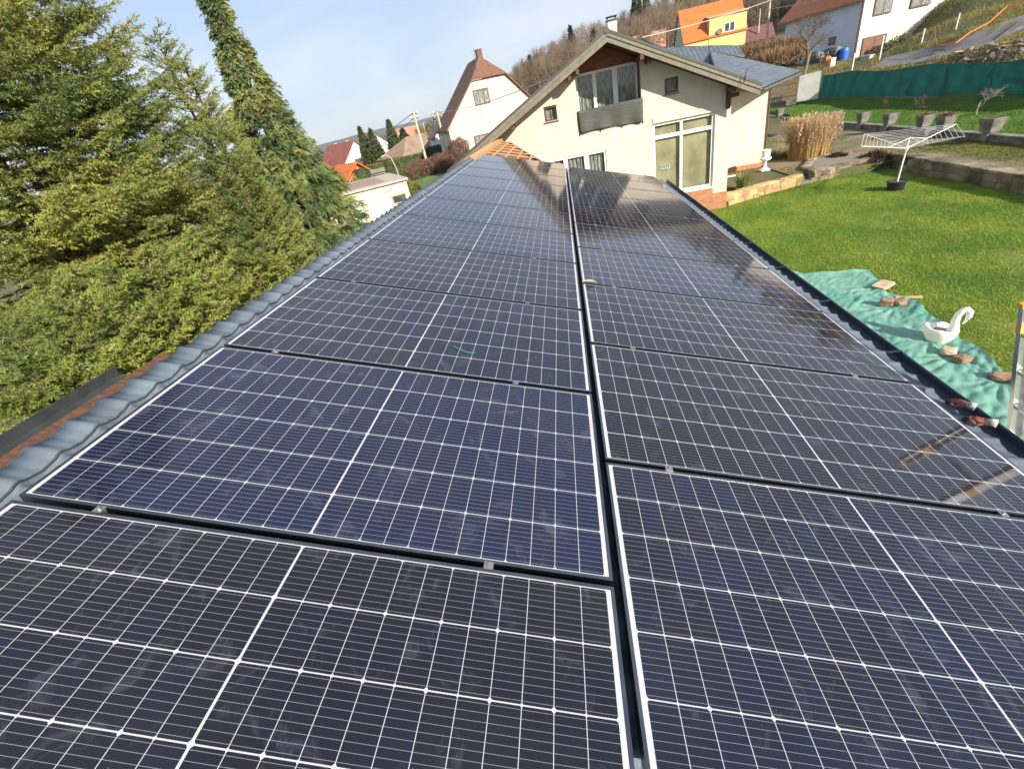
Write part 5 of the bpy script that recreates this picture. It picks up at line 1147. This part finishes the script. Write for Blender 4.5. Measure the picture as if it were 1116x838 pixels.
# ------------------------------------------------------------------ foliage
def nrm(a): return a / np.maximum(np.linalg.norm(a, axis=-1, keepdims=True), 1e-9)
def needles(P0, P1, per, length, width, r, fwd=.75):
    """needle triangles along twigs"""
    n = len(P0); L_ = np.linalg.norm(P1 - P0, axis=1); cnt = np.maximum(4, (L_ * per).astype(int)); i = np.repeat(np.arange(n), cnt); m_ = len(i)
    t = r.random(m_); d = nrm(P1 - P0)[i]; base = P0[i] + (P1 - P0)[i] * t[:, None]
    rad = nrm(np.cross(d, r.normal(0, 1, (m_, 3)))); dirn = nrm(rad + d * fwd); ln = length * r.uniform(.7, 1.25, m_) * (1 - .35 * t)
    wv = nrm(np.cross(dirn, r.normal(0, 1, (m_, 3)))) * width / 2
    V = np.stack([base - wv, base + wv, base + dirn * ln[:, None]], 1).reshape(-1, 3)
    return V
def sticks(P0, P1, w_):
    d = nrm(P1 - P0); u = nrm(np.cross(d, np.array((.3, .2, 1.0)))) * w_[:, None]; v = nrm(np.cross(d, u)) * w_[:, None]; n = len(P0)
    V = np.stack([P0 + u, P0 - u * .5 + v * .87, P0 - u * .5 - v * .87, P1], 1).reshape(-1, 3); b = np.arange(n)[:, None] * 4
    F_ = np.concatenate([b + np.array([[0, 1, 3]]), b + np.array([[1, 2, 3]]), b + np.array([[2, 0, 3]])]); return V, F_
m_spruce = mat('spruce_needles', (.33, .37, .08), .6, col2=(.15, .22, .05), vscale=1.1, detail=8, translucent=.42, ramp=(.36, .62))
m_spruceb = mat('spruce_bluish', (.32, .36, .085), .6, col2=(.13, .20, .06), vscale=1.1, detail=8, translucent=.38, ramp=(.36, .62))
m_barkb = mat('spruce_bark', (.11, .065, .038), .9, var=.5, vscale=9)
def spruce(label, base, Ht, Rm, seed, material=None, z0=.06, wh=.17, per=150, nl=.040, nw=.011, nb=11, top_pow=.85, grp=None, twl=1.0, arc=None, droop=.42):
    r = np.random.default_rng(seed); base = np.array(base, float); A0, A1, Bs0, Bs1, Bw = [], [], [], [], []
    z = Ht * z0
    while z < Ht * .985:
        f = z / Ht; Lb = Rm * (1 - f) ** top_pow * 1.0 + .17; k = nb if f < .7 else 7
        a0 = r.uniform(0, 2 * PI)
        for j in range(k):
            a = a0 + 2 * PI * j / k + r.normal(0, .2)
            if arc is not None:
                da = (a - arc[0] + PI) % (2 * PI) - PI
                if abs(da) > arc[1]: continue
            L_ = Lb * r.uniform(.62, 1.12); zz = z + r.normal(0, .07); out = np.array((math.cos(a), math.sin(a), 0)); side = np.array((-out[1], out[0], 0))
            up0 = .55 * (f - .35); n = max(3, int(L_ / .16)); tt = np.linspace(0, 1, n + 1)
            pz = L_ * (up0 * tt - droop * tt ** 1.5 * (1 - f * .8) + .30 * tt ** 3); P = base + np.array((0, 0, zz)) + out * (L_ * tt)[:, None] + np.array((0, 0, 1)) * pz[:, None] + side * (r.normal(0, .05) * L_ * tt ** 2)[:, None]
            Bs0.append(P[:-1]); Bs1.append(P[1:]); Bw.append(.006 + .016 * L_ * (1 - tt[:-1]))
            # side shoots
            m_ = max(3, int(L_ / .042)); ts = .12 + .88 * r.random(m_) ** .8; ts = np.sort(ts)
            ctr = np.stack([np.interp(ts, tt, P[:, c]) for c in range(3)], -1); sg = np.where(np.arange(m_) % 2 == 0, 1, -1)
            ln = twl * (.10 + .34 * L_ * (1 - ts) ** .75 * np.minimum(1, ts * 3)) * r.uniform(.6, 1.15, m_); ln = np.clip(ln, .09, .62)
            tg = nrm(np.gradient(P, axis=0)); tgi = np.stack([np.interp(ts, tt, tg[:, c]) for c in range(3)], -1)
            dv_ = nrm(side[None] * sg[:, None] * r.uniform(.6, 1, m_)[:, None] + tgi * .85 + np.array((0, 0, -.28)) + r.normal(0, .16, (m_, 3)))
            mid = ctr + dv_ * (ln * .55)[:, None]; end = mid + nrm(dv_ + tgi * .35 + np.array((0, 0, .12)) + r.normal(0, .1, (m_, 3))) * (ln * .45)[:, None]
            A0 += [ctr, mid]; A1 += [mid, end]; Bs0.append(ctr); Bs1.append(mid); Bw.append(np.full(m_, .004))
            big = ln > .22
            if big.any():
                for s2 in (-1, 1):
                    c2 = ctr[big] + dv_[big] * (ln[big] * .45)[:, None]; d2_ = nrm(dv_[big] * .8 + np.cross(dv_[big], np.array((0, 0, 1))) * s2 * .7 + np.array((0, 0, -.15))); A0.append(c2); A1.append(c2 + d2_ * (ln[big] * .42)[:, None])
            A0.append(P[-2:-1]); A1.append(P[-1:] + out * .08)
        z += wh * r.uniform(.8, 1.2) * (1 if f < .6 else (.75 if f < .85 else .5))
    A0 = np.concatenate(A0); A1 = np.concatenate(A1); V = needles(A0, A1, per, nl, nw, r)
    t = thing('spruce_tree', label, 'tree', tuple(base), group=grp)
    fast_mesh('foliage', V, np.arange(len(V)).reshape(-1, 3), material or m_spruce, t)
    Vb, Fb = sticks(np.concatenate(Bs0), np.concatenate(Bs1), np.concatenate(Bw)); fast_mesh('branches', Vb, Fb, m_barkb, t)
    mb = MB(); mb.tube(base, base + np.array((0, 0, Ht * .97)), .014 * Ht ** .9 + .01, .008, 8); mb.build('trunk', m_barkb, t)
    return t
m_spruced = mat('spruce_deep', (.35, .37, .085), .6, col2=(.13, .19, .055), vscale=.9, detail=8, translucent=.36, ramp=(.36, .62))
GL = -3.7
def treeat(px, py, D, z=GL): P = at(px, py, D); return (P.x, P.y, z)
def toward(b): return math.atan2(CAMP.y - b[1], CAMP.x - b[0])
b_ = treeat(48, 60, 9.0); spruce('biggest spruce at the left, its top cut off by the photo edge', b_, 13.0, 2.05, 11, m_spruced, arc=(toward(b_), 1.5), per=110, wh=.115, nb=15, nl=.048, nw=.013, droop=.30)
b_ = treeat(-10, 170, 7.6); spruce('spruce at the far left edge with sky showing through its branches', b_, 12.0, 2.5, 12, m_spruced, wh=.14, nb=13, arc=(toward(b_), 1.5), per=105, nl=.046, nw=.013)
def small(px, py, D, Rm, seed, label, mt_=None, **k):
    P = at(px, py, D); b = (P.x, P.y, GL); return spruce(label, b, P.z - GL, Rm, seed, mt_, arc=(toward(b), 1.8), **k)
small(165, 33, 8.2, 1.0, 13, 'slender spruce with the highest visible tip, right of the biggest one', m_spruced, per=140, top_pow=.95, wh=.11, nb=13, droop=.08, twl=.75)
small(196, 62, 7.6, .85, 14, 'slender spruce with the second highest visible tip', m_spruceb, per=140, top_pow=.95, wh=.11, nb=13, droop=.08, twl=.75)
small(226, 128, 7.2, .85, 15, 'short spruce whose low tip stands between the slender ones and the cypress', m_spruceb, per=140, top_pow=.9, wh=.11, nb=13, droop=.08, twl=.75)
small(150, 285, 4.9, 1.9, 16, 'low spreading spruce boughs just beyond the ridge of the shed', per=170, wh=.16, nb=13, z0=.08, top_pow=.6)
small(262, 262, 6.6, 1.7, 17, 'low yellowish spruce beyond the ridge at the foot of the cypress', per=160, wh=.16, nb=13, z0=.08, top_pow=.6)
small(20, 395, 4.4, 1.3, 19, 'lowest spruce boughs at the left photo edge above the old board', per=170, wh=.16, nb=13, z0=.08, top_pow=.6)
small(60, 330, 4.6, 1.6, 18, 'low spruce boughs behind the grey steel channel', per=170, wh=.16, nb=13, z0=.08, top_pow=.6)

# false cypress: drooping flat sprays
m_cyp = mat('cypress_scale', (.25, .30, .10), .65, col2=(.09, .15, .06), vscale=2.2, detail=7, translucent=.35, ramp=(.38, .6)); m_cypb = mat('cypress_brown', (.24, .14, .045), .8, var=.4, vscale=6)
def cypress(label, base, Ht, prof, n, seed, arc):
    r = np.random.default_rng(seed); base = np.array(base, float)
    PR = lambda q: np.interp(q, [p[0] for p in prof], [p[1] for p in prof])
    nc = n // 42; cz = r.random(nc) ** .85; ca = arc[0] + r.uniform(-arc[1], arc[1], nc); pl = np.clip(PR(cz) * .6, .12, .6) * r.uniform(.5, 1.45, nc); start = PR(cz) * r.uniform(.35, .80, nc)
    cout = np.stack([np.cos(ca), np.sin(ca), np.zeros(nc)], -1); cd = nrm(cout + r.normal(0, .28, (nc, 3)) + np.array((0, 0, .38))); cb = base + cout * start[:, None] + np.array((0, 0, 1)) * (cz * Ht)[:, None]
    ci = r.integers(0, nc, n); t_ = r.random(n) ** .8; P = cb[ci] + cd[ci] * (pl[ci] * t_)[:, None] - np.array((0, 0, 1)) * (pl[ci] * .55 * t_ ** 2)[:, None] + r.normal(0, .045, (n, 3)) * (1 - .5 * t_)[:, None]
    zf = cz[ci]; out = cout[ci]
    sp = nrm(cd[ci] * .9 + r.normal(0, .55, (n, 3)) + np.array((0, 0, -.45))); L_ = r.uniform(.5, 1.1, n) * np.clip(PR(zf) * .28, .06, .17)
    V = []; nseg = 7
    flat = nrm(np.cross(sp, out + r.normal(0, .5, (n, 3))))
    for k in range(nseg):
        f = k / nseg
        for s2 in (-1, 1):
            b0 = P + sp * (L_ * f)[:, None] - np.array((0, 0, 1)) * (L_ * .35 * f * f)[:, None]; dd = nrm(sp * .9 + flat * s2 * .8 + np.array((0, 0, -.25))); ll = L_ * .38 * (1 - .6 * f)
            wv = nrm(np.cross(dd, np.cross(sp, flat))) * .007
            V.append(np.stack([b0 - wv, b0 + wv, b0 + dd * ll[:, None]], 1))
    V = np.stack(V, 1).reshape(-1, 3); t = thing('cypress_tree', label, 'tree', tuple(base)); m_ = len(V) // 3; brown = (r.random(n) < .04) | ((r.random(nc) < .05)[ci] & (r.random(n) < .5)); brown = np.repeat(brown, nseg * 2)
    F_ = np.arange(len(V)).reshape(-1, 3); fast_mesh('foliage', V, F_[~brown], m_cyp, t); Vb = V.reshape(-1, 3, 3)[brown].reshape(-1, 3); fast_mesh('cones', Vb, np.arange(len(Vb)).reshape(-1, 3), m_cypb, t)
    mb = MB(); mb.tube(base, base + np.array((0, 0, Ht * .96)), .16, .02, 8); mb.build('trunk', m_barkb, t)
    r2 = random.Random(seed); mb = MB()
    for k in range(70):
        zf_ = r2.uniform(.1, .95); a_ = arc[0] + r2.uniform(-arc[1], arc[1]); rr = float(np.interp(zf_, [p[0] for p in prof], [p[1] for p in prof])) * .85; c = Vector(base) + Vector((0, 0, zf_ * Ht - .3)); mb.tube(c, c + Vector((math.cos(a_) * rr, math.sin(a_) * rr, .35)), .018, .006, 5)
    mb.build('branches', m_barkb, t); return t
b_ = treeat(231, 0, 9.0); cypress('tall false cypress with drooping sprays and brown cones, its tip cut by the photo top', b_, 8.0, [(0, 1.2), (.3, 1.25), (.45, 1.1), (.52, .82), (.60, .56), (.68, .42), (.74, .33), (.80, .24), (.86, .13), (.92, .05), (1, .02)], 52000, 21, (toward(b_), 2.0))

# leafy shapes for the middle distance
def leaf_cloud(name, label, cat, B, rad, n, size, material, seed, grp=None, shape='ellipsoid', core=None, rz=0.0, up=.6, thin=.3, trunk=True):
    r = np.random.default_rng(seed); B = np.array(B, float)
    if shape == 'ellipsoid': d = nrm(r.normal(0, 1, (n, 3))); P = d * (r.random(n) ** .25)[:, None] * (1 + .15 * np.sin(d[:, 0] * 7 + seed) * np.cos(d[:, 2] * 6))[:, None]
    elif shape == 'cone': zf = r.random(n) ** 1.4; a = r.uniform(0, 2 * PI, n); q = (1 - zf) ** .8 * (r.random(n) ** .3) * (1 + .2 * np.sin(a * 4 + zf * 15)); P = np.stack([np.cos(a) * q, np.sin(a) * q, zf * 2 - 1], -1)
    else: P = r.uniform(-1, 1, (n, 3)); ax_ = r.integers(0, 3, n); sg = np.where((r.random(n) < .5) & (ax_ < 2), -1, 1); P[np.arange(n), ax_] = sg * r.uniform(.9, 1.04, n)
    P = P * np.array(rad); c, s_ = math.cos(rz), math.sin(rz); P = np.stack([P[:, 0] * c - P[:, 1] * s_, P[:, 0] * s_ + P[:, 1] * c, P[:, 2] + rad[2]], -1) + B
    D1 = nrm(r.normal(0, 1, (n, 3)) + np.array((0, 0, up))) * size * r.uniform(.5, 1.2, n)[:, None]; D2 = nrm(np.cross(D1, r.normal(0, 1, (n, 3)))) * size * thin
    t = thing(name, label, cat, tuple(B), group=grp); fast_mesh('crown' if trunk else 'leaves', np.stack([P - D2, P + D2, P + D1], 1).reshape(-1, 3), np.arange(3 * n).reshape(-1, 3), material, t)
    if core is not None:
        mb = MB()
        if shape == 'box': mb.box(B + np.array((0, 0, rad[2])), (rad[0] * 1.84, rad[1] * 1.84, rad[2] * 1.84), rz=rz)
        elif shape == 'cone': mb.tube(B, B + np.array((0, 0, rad[2] * 1.9)), rad[0] * .75, .05, 10)
        else: mb.rock(Vector(B) + Vector((0, 0, rad[2])), (rad[0] * 1.4, rad[1] * 1.4, rad[2] * 1.4), seed=seed, amp=.2, sub=3)
        mb.build('stems', core, t)
    if trunk: mb = MB(); mb.tube(B - np.array((0, 0, .5)), B + np.array((0, 0, rad[2] * 1.6)), .16, .03, 6); mb.build('trunk', m_bark, t)
    return t
m_thuja = mat('thuja', (.075, .095, .022), .8, col2=(.030, .050, .015), vscale=1.5, translucent=.2); m_thujay = mat('thuja_yellow', (.22, .19, .03), .8, col2=(.11, .11, .02), vscale=1.5, translucent=.2); m_hedge = mat('hedge', (.16, .17, .02), .8, col2=(.07, .09, .012), vscale=1, translucent=.2)
m_conif = mat('dark_conifer', (.035, .06, .025), .8, col2=(.018, .035, .015), vscale=1, translucent=.15); m_shrub = mat('brown_shrub', (.19, .10, .07), .9, col2=(.10, .06, .04), vscale=1); m_shrubc = mat('shrub_shadow', (.07, .04, .03), .95)
m_bare = mat('bare_twigs', (.22, .15, .10), .9, col2=(.13, .09, .06), vscale=.08); m_bare2 = mat('olive_twigs', (.19, .15, .06), .9, var=.4, vscale=1)
def two(px0, px1, D0, D1): a = at(*px0, D0); b = at(*px1, D1); return a, b
a, b = two((393, 200), (478, 168), 62, 66); c = (a + b) / 2; d_ = b - a; leaf_cloud('clipped_hedge', 'long clipped yellow-green hedge across the village garden', 'hedge', (c.x, c.y, -3.9), (math.hypot(d_.x, d_.y) / 2 + 1, .7, 1.25), 14000, .22, m_hedge, 31, shape='box', core=m_conif, rz=math.atan2(d_.y, d_.x), trunk=False)
a, b = two((470, 160), (497, 150), 58, 56); c = (a + b) / 2; d_ = b - a; leaf_cloud('clipped_hedge', 'short dark clipped hedge behind the second utility pole', 'hedge', (c.x, c.y, -3.3), (math.hypot(d_.x, d_.y) / 2 + 1, .7, 1.3), 6000, .2, m_thuja, 32, shape='box', core=m_conif, rz=math.atan2(d_.y, d_.x), trunk=False)
for i, (px, py, ty, D, w_, mm, lab) in enumerate(((402, 172, 137, 92, 2.2, m_thuja, 'left one of the pair of dark columnar conifers'), (412, 170, 140, 90, 2.6, m_thuja, 'right one of the pair of dark columnar conifers'), (432, 163, 130, 90, 2.4, m_thuja, 'tall conifer right of the pink roofed cottage'), (444, 162, 140, 92, 3.2, m_conif, 'broad dark conifer touching the braced pole'), (406, 186, 164, 72, 1.6, m_thuja, 'small columnar thuja at the corner of the bungalow'))):
    Pb, Pt = at(px, py, D), at(px, ty, D); z_ = H(Pb.x, Pb.y); zz = min(Pb.z, z_ + 1); leaf_cloud('conifer', lab, 'tree', (Pb.x, Pb.y, zz), (w_ * .8, w_ * .8, (Pt.z - zz) / 2), 5000, .5, mm, 40 + i, shape='cone', core=m_conif)
for i, (px, py, D, rd, mm, lab) in enumerate(((376, 207, 40, (1.4, 1.2, 1.1), m_thujay, 'yellow thuja shrub right behind the cream garage'), (366, 210, 38, (1.3, 1.2, .9), m_thujay, 'low yellow thuja shrub at the left end of the garage roof'), (388, 200, 55, (1.5, 1.3, 1.3), m_thujay, 'rounded golden shrub left of the clipped hedge'), (447, 205, 30, (.9, .9, .9), m_hedge, 'round green bush at the right end of the garage'))):
    P = at(px, py, D); leaf_cloud('garden_shrub', lab, 'shrub', (P.x, P.y, P.z - rd[2] * 1.6), rd, 3500, .18, mm, 50 + i, core=m_conif, trunk=False)
for i, (px, py, D, rd, lab) in enumerate(((462, 190, 46, (2.0, 1.3, 1.1), 'large leafless brown shrub behind the braced pole'), (484, 182, 45, (1.5, 1.2, 1.0), 'leafless reddish shrub at the foot of the second pole'), (501, 172, 41, (1.1, 1.0, 1.2), 'small leafless shrub against the white half-hipped house'))):
    P = at(px, py, D); leaf_cloud('leafless_shrub', lab, 'shrub', (P.x, P.y, P.z - rd[2] * .7), rd, 7000, .26, m_shrub, 60 + i, trunk=False, thin=.07)
for i, (px, D, hh, lab) in enumerate(((458, 84, 7.5, 'leafless garden tree left of the braced pole top'), (467, 80, 8.2, 'olive leafless tree between the two near poles'), (476, 78, 6.8, 'leafless tree behind the second pole'), (426, 100, 5.0, 'small leafless tree behind the bungalow'))):
    P = at(px, 165, D); bare_tree('bare_tree', lab, (P.x, P.y, H(P.x, P.y) - .2), hh, 70 + i, m_bare2, .55, 5, .12)
P = at(875, 81, 48); bare_tree('bare_tree', 'leafless fruit tree in front of the shade-tinted wall', (P.x, P.y, P.z - .6), 6.6, 82, m_bark, .75, 6, .15, lean=(.12, 0))
# dry bank of reeds and scrub between the yellow and the hillside house
for i, (px, py, D, rd, lab) in enumerate(((832, 62, 66, (4.2, 2.0, .45), 'left part of the dry reddish scrub below the tall right pole'), (848, 72, 58, (2.4, 1.5, .4), 'dry scrub touching the corner of the shade-tinted wall'), (824, 60, 84, (3.4, 2, .5), 'dark scrub right of the yellow wall'))):
    P = at(px, py, D); leaf_cloud('dry_scrub', lab, 'scrub', (P.x, P.y, P.z - rd[2] * .6), rd, 5000, 1.3, mat('scrub', (.26, .16, .085), .9, col2=(.14, .095, .05), vscale=.7), 90 + i, trunk=False, thin=.035, up=2.4)
P0_ = at(986, 58, 63); leaf_cloud('green_bank_shrub', 'low dark green ground shrubs between the garage door and the mesh fence posts', 'shrubs', (P0_.x, P0_.y, P0_.z - 1.6), (4.3, 1.2, 1.5), 9000, .22, mat('bank_green', (.06, .075, .025), .9, col2=(.11, .08, .04), vscale=.8), 97, core=m_conif, rz=rz2, trunk=False)

# ------------------------------------------------------------------ wooded hillside
def wood(name, n, region, hgt, material, seed, per=150):
    r = np.random.default_rng(seed); V, Fc = [], []; C_ = []
    k = 0
    while k < n:
        az = R(r.uniform(*region[0])); D = r.uniform(*region[1]); x, y = CAMP.x + D * math.sin(az), CAMP.y + D * math.cos(az); z = H(x, y); hh = hgt * r.uniform(.7, 1.25); k += 1
        C_.append((x, y, z, hh))
    C_ = np.array(C_); m_ = len(C_)
    # trunks
    P0 = C_[:, :3] - np.array((0, 0, .5)); P1 = C_[:, :3] + np.stack([r.normal(0, .4, m_), r.normal(0, .4, m_), C_[:, 3]], -1); Vt, Ft = sticks(P0, P1, C_[:, 3] * .016)
    i = np.repeat(np.arange(m_), per); q = len(i); zf = .25 + .75 * r.random(q) ** .8; st = P0[i] + (P1 - P0)[i] * (zf * .8)[:, None]
    rad = C_[i, 3] * .30 * np.sqrt(np.clip(1 - (2 * zf - 1.05) ** 2, .05, 1)); a = r.uniform(0, 2 * PI, q); e = P0[i] + (P1 - P0)[i] * np.minimum(1.02, zf)[:, None] + np.stack([np.cos(a) * rad * r.random(q) ** .5, np.sin(a) * rad * r.random(q) ** .5, r.normal(0, .3, q)], -1)
    s0 = st + (e - st) * r.uniform(.2, .7, q)[:, None]; Vs, Fs = sticks(s0, e, np.full(q, .045))
    V = np.concatenate([Vt, Vs]); F_ = np.concatenate([Ft, Fs + len(Vt)])
    return fast_mesh(name, V, F_, material, kind='stuff', label=None)
m_bare3 = mat('bare_wood', (.18, .13, .085), .9, col2=(.11, .085, .055), vscale=.05, detail=3)
wood('bare_woodland', 1100, ((-9, 42), (115, 232)), 10.5, m_bare3, 100, 200)
r = random.Random(9)
for i in range(40):
    az = r.uniform(6, 40) if i > 2 else (-2.6, 2.2, 4.6)[i]; D = r.uniform(150, 225); x, y = CAMP.x + D * math.sin(R(az)), CAMP.y + D * math.cos(R(az)); hh = r.uniform(10, 17)
    loc = ['left of the chimney', 'behind the main chimney', 'above the orange roof', 'above the purple shed', 'behind the hillside house'][min(4, int((az - 2) / 7.5))]
    mm = m_conif if i % 3 else mat('pine_green', (.075, .085, .03), .85, col2=(.04, .055, .02), vscale=.5, translucent=.15)
    leaf_cloud('hillside_conifer', 'dark conifer in the bare hillside wood ' + loc, 'tree', (x, y, H(x, y) - 1), (hh * .17, hh * .17, hh / 2), 2600, 1.0, mm, 200 + i, grp='conifers in the hillside wood ' + loc, shape='cone', core=None)
# village trees as a soft far belt
def belt(name, n, azr, Dr, hgt, material, seed):
    r = np.random.default_rng(seed); az = np.radians(r.uniform(*azr, n)); D = r.uniform(*Dr, n); x = CAMP.x + D * np.sin(az); y = CAMP.y + D * np.cos(az); z = Harr(x, y); i = np.repeat(np.arange(n), 260); q = len(i); d = nrm(r.normal(0, 1, (q, 3))) * (r.random(q) ** .3)[:, None]; hh = hgt * r.uniform(.6, 1.2, n)
    P = np.stack([x, y, z + hh * .5], -1)[i] + d * np.stack([hh * .4, hh * .4, hh * .5], -1)[i]; D1 = nrm(r.normal(0, 1, (q, 3))) * .9; D2 = nrm(np.cross(D1, r.normal(0, 1, (q, 3)))) * .3
    fast_mesh(name, np.stack([P - D2, P + D2, P + D1], 1).reshape(-1, 3), np.arange(3 * q).reshape(-1, 3), material, kind='stuff')
belt('village_trees', 220, (-58, -9), (130, 420), 8, mat('far_trees', (.09, .085, .04), .9, col2=(.05, .06, .03), vscale=.03), 300)

# far hills
def hills(name, D, pts, depth, material):
    mb = MB(); azs = np.linspace(pts[0][0], pts[-1][0], 120); 
    tops = np.interp(azs, [p[0] for p in pts], [p[1] for p in pts]); vs = []
    for k, s_ in enumerate(np.linspace(0, 1, 14)):
        for j, az in enumerate(azs):
            Dd = D + depth * s_; hz = (-25 if s_ == 0 else 0) + tops[j] * D * math.sin(PI * min(s_, 1) * .5 if s_ < .5 else PI * .5 * 1) * (math.sin(PI * s_ / 1.0) if s_ <= .5 else 1 - (s_ - .5)) + 4 * mnoise.noise(Vector((az * 2.2, s_ * 6, 0))) * (1 if s_ > 0 else 0)
            vs.append((CAMP.x + Dd * math.sin(R(az)), CAMP.y + Dd * math.cos(R(az)), hz - 10 * (1 - s_)))
    n = len(azs); mb.add(vs, [(i * n + j, i * n + j + 1, (i + 1) * n + j + 1, (i + 1) * n + j) for i in range(13) for j in range(n - 1)]); return mb.build(name, material, smooth=True, kind='structure')
m_hill = mat('forested_hill', (.035, .055, .035), .95, col2=(.055, .06, .035), vscale=.004, detail=8)
hills('hills', 2300, [(-75, .014), (-56, .018), (-45, .012), (-39, .014), (-34, .012), (-31, .016), (-28, .020), (-25, .024), (-21, .027), (-18, .025), (-14, .030), (-9, .036), (0, .04), (12, .03)], 1500, m_hill)

# haze
mb = MB(); mb.box((-300, 1750, 120), (6600, 5500, 480)); hz = bpy.data.materials.new('haze_air'); hz.use_nodes = True; nt = hz.node_tree
nt.nodes.remove(nt.nodes['Principled BSDF']); pv = nt.nodes.new('ShaderNodeVolumePrincipled'); pv.inputs['Color'].default_value = (.82, .90, 1.0, 1); pv.inputs['Density'].default_value = 0.00012; pv.inputs['Anisotropy'].default_value = 0.2
nt.links.new(pv.outputs[0], nt.nodes['Material Output'].inputs['Volume'])
if 0.00012 > 0: mb.build('haze', hz, kind='stuff')
